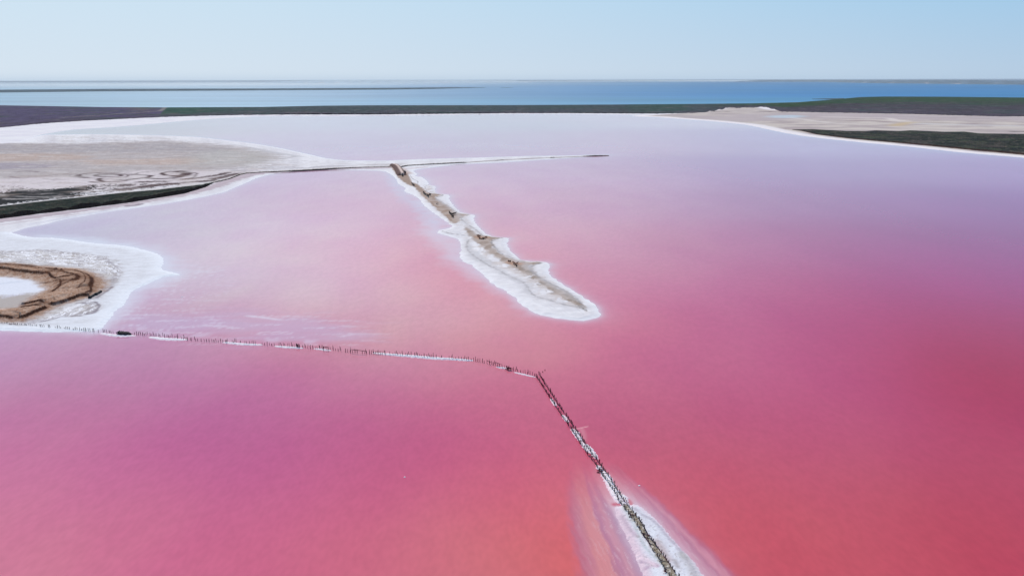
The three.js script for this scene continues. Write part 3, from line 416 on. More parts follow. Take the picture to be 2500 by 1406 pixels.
{
  const [bank, heap] = sheet({
    ...spanOf(bankOutline), da: 0.0005, dd: 0.0005, sd: (x, z) => bankOutline.d(x + 0.5 * fbm(x / 3, z / 3, 3), z + 0.5 * fbm(x / 3 + 5, z / 3, 3), 40) + 1.5,
    y: (x, z, s, step) => {
      const q = s - 1.5, w = Math.max(1.6, step * 1.3), m = mound.d(x, z, 30); let y = 0.24 * clamp(q / w, -1.2, 1) + 0.1 * smooth(w, w * 5, q) + (q > 0 ? 0.03 * fbm(x / 1.5, z / 1.5, 2) : 0);
      if (m > 0) {
        y += 1.0 * smooth(0, 7, m) * (0.75 + 0.5 * fbm(x / 9, z / 9, 3)) + 0.12 * fbm(x / 1.6, z / 1.6, 3) * smooth(0, 2, m);
        for (const e of scarps) { const d = e.l.d(x, z, 9); if (d < 9) { const g = e.l.side > 0 ? 1 : -1, u = g === e.side ? d : -d; y += e.h * smooth(-0.25, 0.35, u) * Math.exp(-Math.max(0, u) / 3.5) * smooth(0, 0.06, e.l.at) * smooth(1, 0.94, e.l.at); } }
      }
      return y;
    },
    color: (x, z, s, r) => {
      const q = s - 1.5, m = mound.d(x, z, 40), c = mixTo(C(230, 230, 234), C(214, 212, 214), clamp(0.3 + fbm(x / 9, z / 3, 4)));
      mixTo(c, C(240, 242, 246), (1 - smooth(0.4, 6, q)) * 0.8);
      const g0 = ring.d(x + 0.8 * fbm(x / 3, z / 4, 3), z + 3 * fbm(x / 6, z / 5 + 9, 3), 20), zone = smooth(-1.5, 2.2, g0);
      if (zone > 0) {
        const e = -m + 1.6 * fbm(x / 6, z / 4, 3);
        mixTo(c, C(208, 202, 200), zone * 0.8);
        mixTo(c, C(188, 178, 170), zone * smooth(-0.05, 0.35, fbm(x / 11 + 9, z / 6, 3)) * 0.75);
        mixTo(c, C(150, 142, 150), zone * smooth(0.08, 0.4, fbm(x / 12, e / 1.0, 4)) * 0.6);
        mixTo(c, C(158, 150, 156), zone * (1 - smooth(0.5, 2.6, Math.abs(g0 - 1.2 + fbm(x / 2, z / 2, 3)))) * 0.5);
        mixTo(c, C(248, 247, 250), zone * smooth(0.0, 0.3, fbm(x / 11 + 20, e / 1.1 + 5, 4)) * smooth(1.5, 4, e) * 0.9);
      }
      paint(bankOps, x, z, c);
      if (m > -3) {
        const e = mixTo(C(190, 156, 134), C(160, 122, 98), clamp(0.45 + 1.1 * fbm(x / 6, z / 4, 4))); mixTo(e, C(204, 178, 158), clamp(fbm(x / 2.2, z / 1.2 + 8, 4) * 1.3)); mixTo(e, soilAndShade, smooth(0.15, 0.5, fbm(x / 3.5 + 3, z / 1.6, 4)) * 0.5); mixTo(e, soilAndShade, (1 - smooth(0.0, 0.05, Math.abs(fbm(x / 5 + 40, z / 3.5, 4)))) * 0.7); mixTo(e, C(214, 196, 180), smooth(0.12, 0.4, fbm(x / 1.3 + 9, z / 0.8, 3)) * 0.45);
        for (const g of scarps) { const d = g.l.d(x, z, 5); if (d < 5) { mixTo(e, soilAndShade, Math.exp(-d / (g.w * 3)) * 0.7); mixTo(e, scarpShade, 1 - smooth(g.w * 0.5, g.w * 1.3, d + 0.25 * fbm(x / 1.2, z / 0.8, 3))); } }
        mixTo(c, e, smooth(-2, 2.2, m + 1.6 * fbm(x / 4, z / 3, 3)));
      }
      return gain(c, 1 + 0.08 * fbm(x / 1.5, z, 3));
    },
    split: (x, z) => (mound.d(x, z, 2) > -0.8 ? 1 : 0),
  });
  put('salt_bank', bank, ground, 'white salt bank around the heap of brown earth at left', 'salt bank', 'structure');
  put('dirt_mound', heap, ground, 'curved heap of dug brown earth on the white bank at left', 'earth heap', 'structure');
}

// ---------------------------------------------------------------- bottom salt bar between the stakes
const leftLine = [1309, 919, 1343, 972, 1372, 1016, 1396, 1050, 1425, 1095, 1454, 1134, 1464, 1151, 1488, 1185, 1512, 1224, 1520, 1236, 1553, 1283, 1575, 1317, 1600, 1356, 1630, 1403, 1690, 1490];
const rightLine = [1316, 914, 1360, 984, 1389, 1025, 1415, 1064, 1440, 1101, 1466, 1136, 1490, 1171, 1524, 1224, 1533, 1237, 1561, 1272, 1585, 1315, 1617, 1356, 1651, 1405, 1714, 1490];
const fill = (() => { const a = pairs(leftLine).filter((p) => p[1] >= 1236), b = pairs(rightLine).filter((p) => p[1] >= 1237).reverse(); return new Shape([...a, ...b], true, 2); })();
const crop8 = (a) => line(a, 1380, 1120, 4.916);
const islandOps = [
  stroke(crop8([830, 600, 930, 680, 1080, 765, 1180, 880, 1300, 1010, 1420, 1150, 1490, 1260, 1580, 1420]), C(188, 180, 190), 0.26, { soft: 0.3, a: 0.8, wob: 0.3, ws: 2 }), stroke(crop8([1090, 1010, 1160, 1110, 1215, 1215]), C(192, 172, 172), 0.7, { soft: 0.6, a: 0.8 }), stroke(crop8([1430, 1180, 1500, 1280, 1560, 1400]), C(196, 190, 192), 0.7, { soft: 0.7, a: 0.7 }),
  stroke(crop8([700, 600, 800, 760, 900, 960, 950, 1060, 1050, 1160, 1150, 1255, 1250, 1420]), C(186, 196, 198), 0.2, { soft: 0.3, a: 0.7, wob: 0.15, ws: 2 }), stroke(crop8([620, 640, 700, 800, 800, 1000, 880, 1180, 960, 1420]), C(228, 200, 210), 0.9, { soft: 0.7, a: 0.8 }),
  stroke(crop8([680, 700, 760, 830, 850, 930]), C(196, 172, 186), 0.3, { soft: 0.4, a: 0.7 }), stroke(crop8([920, 1240, 1020, 1262, 1110, 1290]), C(176, 150, 172), 0.28, { soft: 0.3, a: 0.8 }), stroke(crop8([960, 1330, 1040, 1290, 1100, 1300]), C(190, 160, 180), 0.22, { soft: 0.25, a: 0.7 }), stroke(crop8([830, 1180, 930, 1200, 1060, 1280]), C(238, 214, 222), 0.5, { soft: 0.5, a: 0.8 }),
  stroke(crop8([1320, 1230, 1345, 1290, 1355, 1310]), C(176, 166, 166), 0.3, { soft: 0.3, a: 0.7 }), stroke(crop8([1395, 1140, 1420, 1180, 1445, 1190]), C(186, 180, 178), 0.45, { soft: 0.4, a: 0.7 }),
  patch(fill, C(150, 138, 118), 0.25, { wob: 0.3, ws: 1.2, a: 0.95 }),
];
{
  const [bar] = sheet({
    az: [-0.02, 0.42], dep: [0.5, 0.78], da: 0.0007, dd: 0.0005, sd: (x, z) => islandOutline.d(x + 0.25 * fbm(x, z, 3), z + 0.25 * fbm(x + 9, z, 3), 20) + 0.6,
    y: (x, z, s) => { const q = s - 0.6, f = fill.d(x, z, 3); return 0.12 * clamp(q / 0.8, -1.2, 1) + 0.06 * smooth(1, 4, q) + (q > 0 ? 0.025 * fbm(x * 1.3, z * 1.3, 3) : 0) + (f > -0.5 ? 0.16 * smooth(-0.3, 0.3, f) : 0); },
    color: (x, z, s) => {
      const q = s - 0.6, c = mixTo(C(232, 232, 238), C(216, 212, 220), clamp(0.3 + fbm(x / 2.2 + z / 6, z / 6, 4)));
      mixTo(c, C(230, 206, 216), (1 - smooth(0, 0.9, q)) * 0.7);
      paint(islandOps, x, z, c);
      const f = fill.d(x, z, 2);
      if (f > -0.3) mixTo(c, C(108, 94, 76), smooth(0.05, 0.4, fbm(x * 1.6, z * 1.6, 4)) * smooth(-0.2, 0.2, f)), mixTo(c, C(214, 206, 196), smooth(0.15, 0.45, fbm(x * 1.1 + 7, z * 1.1, 3)) * smooth(-0.2, 0.2, f) * 0.8);
      mixTo(c, C(176, 166, 166), smooth(0.28, 0.5, fbm(x * 0.8 + 3, z * 0.8, 5)) * smooth(0.4, 1.5, q) * 0.6); return gain(c, 1 + 0.12 * fbm(x * 2, z * 2, 3) + 0.06 * N(x * 7, z * 5));
    },
  });
  put('salt_bar', bar, ground, 'broad white salt bar around the double row of stakes at the bottom edge', 'salt bar', 'structure');
}
// small ridges of salt along the two lines of wood
const bars = [];
function saltBar(pts, w, h, label) {
  const s = new Shape(pairs(pts), false, 4), i0 = bars.length * 7;
  const sdf = (x, z) => { const d = s.d(x, z, 6); return w * (0.45 + 0.55 * Math.sqrt(Math.max(0, Math.sin(Math.PI * clamp(s.at, 0.02, 0.98))))) * (1 + 0.5 * fbm(x * 0.9 + i0, z * 0.9, 3)) - d; };
  const sp = spanOf(s);
  sp.az[0] -= 0.006; sp.az[1] += 0.006; sp.dep[0] -= 0.006; sp.dep[1] += 0.006;
  const g = sheet({ ...sp, da: 0.00055, dd: 0.00045, sd: (x, z) => sdf(x, z) + 0.4, y: (x, z, q) => h * clamp((q - 0.4) / w, -0.4, 1) + (q > 0.4 ? 0.02 * fbm(x * 2, z * 2, 2) : 0), color: (x, z, q) => gain(mixTo(C(244, 238, 242), C(238, 206, 216), 1 - smooth(0, 0.4, q - 0.4)), 1 + 0.08 * fbm(x, z, 3)) });
  if (!g[0]) return;
  put('salt_bar', g[0], ground, label, 'salt bar', 'structure'); bars.push(sdf);
}
saltBar([246, 814, 270, 818, 300, 820.5, 326, 820], 0.8, 0.25, 'small white salt bar under the black barge');
saltBar([366, 823.5, 400, 827.5, 430, 829, 452, 829.5], 0.9, 0.25, 'white salt bar along the long row, first one right of the barge');
saltBar([545, 836, 575, 839, 605, 841.3, 637, 842], 0.7, 0.25, 'white salt bar along the long row, second one right of the barge');
saltBar([672, 845.5, 700, 848, 737, 850.2], 0.6, 0.25, 'white salt bar along the long row, just left of two thick dark posts');
saltBar([768, 851.5, 790, 854, 806, 856], 0.5, 0.2, 'short white salt bar under the square timber gateway');
saltBar([914, 862, 960, 866.5, 1000, 869.5, 1060, 874.8, 1110, 877.5, 1152, 880.5], 0.75, 0.3, 'longest white salt bar along the middle of the long row');
saltBar([1214, 896, 1228, 898.5, 1238, 900], 0.45, 0.2, 'short pale salt bar below the dark timber stack near the corner');
saltBar([1256, 909, 1275, 913.5, 1292, 917.5, 1306, 920.5], 0.35, 0.18, 'thin pale salt bar at the corner where the two rows meet');
for (const [q, w, l] of [[[1346, 974, 1352, 983, 1357, 991], 0.4, 'topmost small salt heap between the double row of stakes'], [[1374, 1014, 1380, 1022, 1387, 1031], 0.42, 'second small salt heap down between the double row of stakes'], [[1398, 1048, 1404, 1056, 1412, 1067, 1420, 1078], 0.55, 'third salt heap down between the double row, beside a pale streak in the water'],
  [[1408, 1053, 1413, 1060], 0.35, 'tiny salt heap right of the third heap in the double row'], [[1420, 1080, 1432, 1095, 1440, 1104], 0.5, 'salt ridge inside the double row just below its middle'], [[1432, 1086, 1442, 1098, 1452, 1112, 1458, 1119], 0.5, 'salt ridge outside the right line of the double row, below its middle'], [[1459, 1137, 1466, 1146, 1470, 1150], 0.5, 'salt heap beside the dark timber pile in the double row'],
  [[1476, 1152, 1484, 1162, 1494, 1174], 0.45, 'salt ridge outside the right line, below the dark timber pile'], [[1470, 1152, 1484, 1172, 1500, 1197, 1512, 1216, 1522, 1230], 0.75, 'long salt ridge filling the double row above the broad bar'], [[1518, 1207, 1524, 1214, 1530, 1224], 0.5, 'salt lump at the upper tip of the broad bar, right of the stakes'], [[1488, 1192, 1500, 1212, 1510, 1228], 0.4, 'thin salt rim outside the left line above the broad bar']]) saltBar(q, w, 0.2, l);

// ---------------------------------------------------------------- bluffs, fields and the far land
// foot and brink of a bluff: the foot stands at height y0 below the sight line (px, foot(px)), the brink `lean` metres behind it on the sight line (px, brink(px))
function bluffLine(x0, x1, n, foot, brink, y0, lean) {
  const a = [];
  for (let i = 0; i <= n; i++) {
    const px = lerp(x0, x1, i / n), [fx, fz] = G(px, foot(px), y0), v = ray(px, brink(px)), r = Math.hypot(fx, fz) + lean, h = Math.hypot(v.x, v.z), k = r / h;
    a.push({ px, foot: [fx, y0 - 0.3, fz], top: [v.x * k, Math.max(y0 + 0.05, EYE + v.y * k), v.z * k] });
  }
  return a;
}
const along = (a, u) => { const k = clamp(u) * (a.length - 1), i = Math.min(a.length - 2, Math.floor(k)), t = k - i; return { foot: a[i].foot.map((q, c) => lerp(q, a[i + 1].foot[c], t)), top: a[i].top.map((q, c) => lerp(q, a[i + 1].top[c], t)), px: lerp(a[i].px, a[i + 1].px, t) }; };
const face = (a, nu, nv, rough, col) => net(nu, nv, (u, v) => {
  const e = along(a, u), t = 1 - v, p = e.foot.map((q, c) => lerp(q, e.top[c], t)), r = Math.hypot(p[0], p[2]), o = v > 0 && v < 1 ? rough * (fbm(e.px / 5, v * 2, 3) + 0.5 * fbm(e.px / 1.5, v * 4, 2)) : 0;
  return [p[0] - p[0] / r * o * -1, p[1], p[2] - p[2] / r * o];
}, col);
const field = (a, back, yb, nu, nv, bump, col) => net(nu, nv, (u, v) => {
  const e = along(a, u), w = 1 - v, [bx, bz] = G(e.px, back(e.px), yb), x = lerp(e.top[0], bx, w), z = lerp(e.top[2], bz, w);
  return [x, lerp(e.top[1], yb, w) + bump * fbm(x / 9, z / 9, 3) * Math.sin(Math.PI * w), z];
}, col);
const scrubMat = new THREE.MeshPhysicalMaterial({ vertexColors: true, roughness: 1, specularIntensity: 0.05 }); scrubMat.name = 'scrub';
function land(name, label, kind, a, back, yb, o) {
  const m = put(name, field(a, back, yb, o.nu, o.nv, o.bump, o.top), scrubMat, label, kind, 'structure');
  put('bluff', face(a, o.nu, o.rows ?? 5, o.rough, o.face), scrubMat, null, null, null, m);
  return m;
}
{ // left bank above the bluff
  const foot = fn([-300, 575, 0, 535, 77, 525, 179, 513, 256, 503, 307, 496.6, 384, 484, 448, 473.5, 499, 458.5, 522, 447]);
  const edge = fn([-300, 540, 0, 524, 25, 522, 44, 515, 72, 513, 90, 516, 115, 511, 143, 505.5, 164, 508, 195, 496.5, 230, 494, 246, 496.5, 282, 487.5, 302, 490, 328, 481, 358, 478.5, 397, 471, 422, 467, 474, 458, 512, 447.6, 522, 444.5]);
  const rim = (px) => Math.min(edge(px) + 1.3 * fbm(px / 9, 3, 3), foot(px) - 1.2), a = bluffLine(-300, 522, 600, foot, rim, 0.45, 4.5);
  land('scrub_field', 'dark green scrub field on top of the black bluff at left', 'scrubland', a, fn([-300, 538, 0, 503, 102, 491, 205, 480.5, 307, 469, 384, 462.4, 430, 456.5, 490, 449.6, 522, 443.5]), 0.5, {
    nu: 1000, nv: 60, rows: 10, bump: 0.25, rough: 0.9,
    top: (x, z, u, v) => { const c = mixTo([0.012, 0.020, 0.017], [0.022, 0.026, 0.020], clamp(0.5 + fbm(x / 10, z / 10, 4) * 1.2)); mixTo(c, [0.10, 0.085, 0.07], smooth(0.25, 0.5, fbm(x / 5 + 4, z / 5, 4)) * 0.5 * smooth(0.7, 1, v)); mixTo(c, [0.045, 0.05, 0.036], smooth(0.05, 0.4, fbm(x / 16 + 9, z / 22, 4)) * 0.7); mixTo(c, [0.07, 0.055, 0.05], smooth(0.2, 0.45, fbm(x / 7 - 4, z / 9, 4)) * 0.6); return gain(c, 1 + 0.8 * fbm(x / 1.6, z / 2.2, 3)); },
    face: (x, z, u, v, y) => gain([0.010, 0.007, 0.008], 1 + 0.6 * fbm(x / 3, y * 1.5, 3)),
  });
  // the pale track behind it
  const px = fn([-300, 536, 0, 502.5, 102, 490.5, 205, 480, 307, 468.6, 384, 462, 430, 456, 490, 449.2, 540, 440]), w = fn([-300, 0.9, 200, 0.9, 384, 1.6, 470, 3, 540, 2]);
  put('dirt_track', net(500, 3, (u, v) => { const x = lerp(-300, 540, u), [gx, gz] = G(x, px(x), 0.62), r = Math.hypot(gx, gz), k = (v - 0.5) * -2.4 * w(x) * (1 + 0.3 * fbm(x / 14, 0, 3)); return [gx + gx / r * k, 0.64 + 0.04 * Math.sin(Math.PI * v), gz + gz / r * k]; }, (x, z) => gain(C(206, 200, 196), 1 + 0.15 * fbm(x / 4, z / 4, 3))), ground, 'pale dirt track along the back of the dark scrub field', 'track', 'structure');
}
{ // right bank
  const foot = fn([1935, 316.6, 1960, 320, 1996, 328.4, 2073, 338, 2140, 344.2, 2212, 350.4, 2289, 358, 2380, 367, 2500, 378, 2800, 410]);
  const edge = fn([1935, 316.2, 1960, 318.2, 1996, 326.6, 2073, 335.5, 2140, 341.4, 2212, 347.2, 2289, 354.3, 2380, 363, 2500, 373.4, 2800, 404]);
  const rim = (px) => Math.min(edge(px) + 0.8 * fbm(px / 6, 9, 3), foot(px) - 0.4), a = bluffLine(1935, 2800, 700, foot, rim, 0.3, 2);
  land('scrub_field', 'dark scrubby bank with a crumbling brown edge on the right shore', 'scrubland', a, fn([1935, 315.8, 1984, 315.2, 2068, 319.6, 2116, 319.8, 2140, 318, 2200, 319.8, 2224, 318, 2308, 321.6, 2356, 321, 2394, 325.6, 2500, 327, 2800, 333]), 0.4, {
    nu: 900, nv: 70, rows: 6, bump: 0.5, rough: 0.7,
    top: (x, z, u, v) => { const c = mixTo([0.016, 0.018, 0.018], [0.028, 0.032, 0.024], clamp(0.5 + fbm(x / 40, z / 22, 4) * 1.3)); mixTo(c, [0.075, 0.06, 0.052], smooth(0.0, 0.4, fbm(x / 42 + 4, z / 30, 4)) * 0.75); mixTo(c, [0.05, 0.062, 0.038], smooth(0.1, 0.4, fbm(x / 60 - 9, z / 36, 3)) * 0.8); mixTo(c, [0.15, 0.12, 0.1], smooth(0.3, 0.5, fbm(x / 12, z / 16, 4)) * 0.5); return gain(c, 1 + 0.7 * fbm(x / 4, z / 7, 3)); },
    face: (x, z, u, v, y) => mixTo([0.05, 0.028, 0.024], [0.26, 0.18, 0.14], smooth(0.05, 0.4, fbm(x / 5, y * 1.2 + z / 5, 3)) * smooth(0.2, 0.9, v)),
  });
}
{ // land strip between the lake and the sea
  const foot = fn([-300, 341, 0, 311.5, 100, 301.5, 200, 295, 300, 290, 400, 285.5, 500, 282.5, 620, 280.2, 740, 279.5, 900, 279.4, 1000, 278.5, 1250, 276.4, 1400, 276.2, 1600, 277.4, 1650, 276.8, 1690, 275.8, 1714, 274.6, 1726, 273.6, 1734, 270.8, 1744, 271.6, 1756, 266.8, 1764, 267.4, 1772, 263.4, 1790, 262.4, 1800, 264, 1815, 262.4, 1842, 262.6, 1862, 260.6, 1874, 261.6, 1884, 265.6, 1892, 266, 1899, 269.6, 1911, 272.7, 2065, 275.3, 2244, 278.8, 2300, 280.7, 2449, 284.3, 2500, 284, 2800, 290]);
  const tall = fn([-300, 1.2, 0, 1.3, 500, 1.2, 650, 1.6, 760, 3.0, 1000, 2.8, 1260, 1.6, 1420, 2.0, 1600, 1.7, 1700, 0.5, 1900, 0.5, 2300, 0.9, 2800, 1]);
  const rim = (px) => foot(px) - tall(px) * clamp(0.9 + 0.5 * fbm(px / 13, 2, 3) - 0.9 * smooth(0.35, 0.5, fbm(px / 26, 40, 2)), 0.15, 1.4) + (px > 1720 && px < 1900 ? 0.7 * fbm(px / 7, 5, 2) : 0);
  const a = bluffLine(-300, 2800, 1500, (px) => foot(px) + 0.5 * fbm(px / 17, 77, 4) + (px > 1720 && px < 1900 ? 0.7 * fbm(px / 7, 5, 2) : 0), rim, 0.2, 1.5);
  const back = fn([-300, 252, 0, 257, 100, 258.6, 250, 261.2, 400, 262, 640, 261, 780, 258, 900, 257, 1250, 256.6, 1500, 255.2, 1700, 253.6, 1840, 252.2, 1950, 249.4, 2030, 243.4, 2060, 240.8, 2100, 237, 2160, 235.6, 2300, 236, 2500, 238, 2800, 240]);
  const lineA = [400, 262.5, 392, 268, 380, 272], lane = line([404, 262.4, 397, 268, 385, 273, 330, 276.5, 260, 281.5, 150, 288], 0, 0, 1, 3);
  land('grassland', 'long strip of dark grassland between the lake and the blue sea', 'grassland', a, back, 2, {
    nu: 1500, nv: 90, rows: 4, bump: 0.8, rough: 0.4,
    top: (x, z, u, v) => {
      const px = lerp(-300, 2800, u), w = 1 - v, green = [0.028, 0.070, 0.050], brown = [0.074, 0.058, 0.080], plough = [0.076, 0.060, 0.110], olive = [0.050, 0.064, 0.068];  // bluish cast of distance haze is mixed into these field colours
      const c = [...olive], n = fbm(x / 260, z / 140, 4);
      if (px < 700) mixTo(c, px < 396 + 20 * (w - 0.5) ? plough : green, 1 - smooth(430, 640, px));
      if (px < 396) mixTo(c, [0.13, 0.105, 0.10], (1 - Math.abs(clamp((px - 345) / 50, -1, 1))) * smooth(0.3, 0.8, w) * 0.7);
      if (px > 1500) mixTo(c, green, smooth(1500, 1560, px) * (1 - smooth(1660, 1700, px)) * 0.6), mixTo(c, mixTo([0.055, 0.045, 0.055], [0.030, 0.058, 0.024], smooth(0.35, 0.62, w + 0.35 * n)), smooth(1690, 1900, px));
      mixTo(c, brown, smooth(0.62, 0.95, v + 0.5 * n) * 0.75);
      mixTo(c, green, smooth(0.1, 0.45, n) * 0.5);
      if (px < 420) { const d = lane.d(x, z, 30); if (d < 30) mixTo(c, [0.22, 0.2, 0.18], (1 - smooth(2, 7, d)) * 0.8); }
      mixTo(c, [0.12, 0.105, 0.10], smooth(0.25, 0.5, fbm(x / 90 + 5, z / 120, 4)) * 0.5); return gain(c, 1 + 0.5 * fbm(x / 24, z / 60, 3) + 0.3 * fbm(x / 9, z / 40, 2));
    },
    face: (x, z, u, v, y) => gain([0.035, 0.022, 0.028], 1 + 0.5 * fbm(x / 9, y, 3)),
  });
}
const strip = (name, label, kind, x0, x1, front, back, y, col, nu = 500) => put(name, net(nu, 8, (u, v) => { const px = lerp(x0, x1, u), w = 1 - v, [ax, az] = G(px, front(px), -1.2), [bx, bz] = G(px, back(px), -1.2), h = Math.sin(Math.PI * w) * y * (1 + 0.5 * fbm(px / 12, w * 3, 3)); return [lerp(ax, bx, w), -1.7 + h + 0.6 * (w > 0 && w < 1 ? 1 : 0), lerp(az, bz, w)]; }, col), scrubMat, label, kind, 'structure');
const scrubTint = (x, z) => gain([0.08, 0.11, 0.13], 1 + 0.5 * fbm(x / 90, z / 400, 3));  // scrub colour with the blue of distance haze mixed in
strip('sea_spit', 'long low dark spit of land across the left half of the sea', 'spit', -300, 1184, fn([-300, 229.5, 0, 226.4, 256, 223.4, 640, 220.8, 940, 219.2, 1060, 217.2, 1130, 215.2, 1184, 213.9]), fn([-300, 219.8, 0, 218.6, 256, 216.7, 640, 215.7, 940, 214, 1100, 213, 1184, 213.6]), 2.2, scrubTint);
strip('sea_spit', 'tiny dark sliver of land just off the tip of the long sea spit', 'spit', 1222, 1252, fn([1222, 214.6, 1252, 214.4]), fn([1222, 214.3, 1237, 213.6, 1252, 214.1]), 1, scrubTint, 30);
strip('sea_spit', 'small dark point running out from the right-hand green headland', 'spit', 1984, 2062, fn([1984, 242.3, 2020, 243.2, 2040, 243.6, 2062, 242]), fn([1984, 241.7, 2010, 240.6, 2030, 240, 2062, 239.6]), 1, scrubTint, 60);
function shore(label, x0, x1, foot, top, deep, col) {
  const nu = 600;
  put('far_shore', net(nu, 6, (u, v) => {
    const px = lerp(x0, x1, u), w = 1 - v, [ax, az] = G(px, foot(px), -1.2), r = Math.hypot(ax, az), ends = Math.min(1, Math.min(u, 1 - u) * 14), d = w * deep, q = ray(px, lerp(foot(px), top(px), ends) + 0.5 * fbm(px / 22, 6, 4) + 0.25 * fbm(px / 4, 2, 2)), hd = Math.hypot(q.x, q.z), peak = Math.max(0.5, EYE + q.y * (r + deep * 0.66) / hd);
    const k = w < 0.66 ? w / 0.66 : (1 - w) / 0.34; return [ax + ax / r * d, -1.6 + (peak + 1.6) * k ** 0.8, az + az / r * d];
  }, col), scrubMat, label, 'coast', 'structure');
}
const coast = (x, z, u, v) => gain(mixTo([0.58, 0.68, 0.74], [0.74, 0.74, 0.74], smooth(0.2, 0.5, fbm(x / 500, z / 700, 3)) * smooth(0.55, 0.95, v) * 0.8), 1 + 0.16 * fbm(x / 300, z / 600, 3)), coast2 = (x, z, u, v) => gain(mixTo([0.14, 0.19, 0.24], [0.5, 0.46, 0.46], smooth(0.25, 0.5, fbm(x / 500, z / 700, 3)) * smooth(0.7, 0.98, v) * 0.8), 1 + 0.4 * fbm(x / 300, z / 600, 3));  // distance haze painted in as pale, bluish base colours
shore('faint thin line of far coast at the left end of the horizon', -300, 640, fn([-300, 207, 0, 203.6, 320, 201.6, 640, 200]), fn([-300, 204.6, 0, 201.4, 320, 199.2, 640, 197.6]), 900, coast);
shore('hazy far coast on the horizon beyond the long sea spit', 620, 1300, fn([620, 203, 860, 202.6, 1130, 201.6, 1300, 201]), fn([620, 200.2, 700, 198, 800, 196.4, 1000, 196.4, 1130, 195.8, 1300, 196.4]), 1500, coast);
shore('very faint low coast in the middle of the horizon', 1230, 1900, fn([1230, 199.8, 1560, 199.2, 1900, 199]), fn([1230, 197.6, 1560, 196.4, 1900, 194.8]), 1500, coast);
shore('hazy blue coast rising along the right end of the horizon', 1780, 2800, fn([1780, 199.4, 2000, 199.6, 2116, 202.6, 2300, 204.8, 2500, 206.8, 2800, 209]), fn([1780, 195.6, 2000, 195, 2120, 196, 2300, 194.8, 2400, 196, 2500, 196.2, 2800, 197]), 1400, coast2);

// ---------------------------------------------------------------- earth dikes on the flat and the spit
function dike(label, x0, x1, foot, high, wide, lean = 0.7) {
  const n = Math.max(24, Math.round((x1 - x0) * 1.2)), a = bluffLine(x0, x1, n, foot, (px) => foot(px) - high(px) * (1 + 0.35 * fbm(px / 4, x0, 3)), 0.3, lean);
  put('earth_dike', net(n, 7, (u, v) => {
    const e = along(a, u), w = 1 - v, r = Math.hypot(e.top[0], e.top[2]), back = (k) => [e.top[0] * (1 + k / r), e.top[2] * (1 + k / r)];
    if (w <= 0.5) { const t = w / 0.5, o = w > 0 ? 0.25 * fbm(e.px / 1.5, w * 5, 2) : 0; return [lerp(e.foot[0], e.top[0], t), lerp(e.foot[1], e.top[1], t ** 0.8), lerp(e.foot[2], e.top[2], t) + o]; }
    const t = (w - 0.5) / 0.5, [x, z] = back(t * wide); return [x, lerp(e.top[1], 0.2, smooth(0.45, 1, t)), z];
  }, (x, z, u, v, y) => (v < 0.45 ? gain(C(206, 196, 188), 1 + 0.12 * fbm(x / 3, z / 3, 3)) : gain([0.05, 0.032, 0.03], 1 + 0.5 * fbm(x / 2, y * 2, 3)))), ground, label, 'earth dike', 'structure');  // front face coloured dark: its shade is put into the base colour
}
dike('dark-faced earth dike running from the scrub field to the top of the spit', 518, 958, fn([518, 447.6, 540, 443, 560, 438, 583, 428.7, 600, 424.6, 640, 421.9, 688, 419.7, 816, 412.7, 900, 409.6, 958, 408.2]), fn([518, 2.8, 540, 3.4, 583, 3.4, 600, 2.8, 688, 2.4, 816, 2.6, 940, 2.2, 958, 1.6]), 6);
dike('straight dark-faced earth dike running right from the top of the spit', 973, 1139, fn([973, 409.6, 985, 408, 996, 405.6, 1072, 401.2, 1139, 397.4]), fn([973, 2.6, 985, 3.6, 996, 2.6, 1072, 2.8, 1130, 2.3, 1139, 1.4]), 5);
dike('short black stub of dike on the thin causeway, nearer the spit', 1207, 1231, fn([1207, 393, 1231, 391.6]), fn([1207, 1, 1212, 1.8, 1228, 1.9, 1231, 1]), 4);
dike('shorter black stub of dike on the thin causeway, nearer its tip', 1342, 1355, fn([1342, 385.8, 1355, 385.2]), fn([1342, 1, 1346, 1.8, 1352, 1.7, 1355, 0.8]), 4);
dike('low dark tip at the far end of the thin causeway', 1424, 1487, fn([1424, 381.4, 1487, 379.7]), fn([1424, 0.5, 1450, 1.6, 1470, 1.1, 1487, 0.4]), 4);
{ // the curved berm at the top of the spit
  const c = new Shape(pairs([957, 405.6, 964, 407.5, 970, 411.5, 974, 417, 977.5, 423, 981, 429.5]), false, 8).p, n = c.length - 1;
  put('earth_berm', net(n, 8, (u, v) => {
    const i = Math.min(n - 1, Math.round(u * n)), t = [c[Math.min(n, i + 1)][0] - c[Math.max(0, i - 1)][0], c[Math.min(n, i + 1)][1] - c[Math.max(0, i - 1)][1]], l = Math.hypot(...t), p = c[Math.round(u * n)], k = (v - 0.5) * 2, h = 1.9 * smooth(1, 0.45, Math.abs(k)) * smooth(0, 0.08, u) * smooth(1.02, 0.95, u);
    return [p[0] + t[1] / l * k * 3.4, 0.15 + h * (1 + 0.2 * fbm(u * 9, v * 3, 2)), p[1] - t[0] / l * k * 3.4];
  }, (x, z, u, v) => gain(mixTo(C(92, 62, 56), C(216, 192, 180), smooth(0.36, 0.44, v) * smooth(0.72, 0.62, v)), 1 + 0.15 * fbm(x, z / 2, 3))), new THREE.MeshStandardMaterial({ vertexColors: true, roughness: 1, side: THREE.DoubleSide }), 'short curved berm of pale earth at the top of the spit', 'earth berm', 'structure');  // flanks painted dark brown for the shaded side, crest pale
}

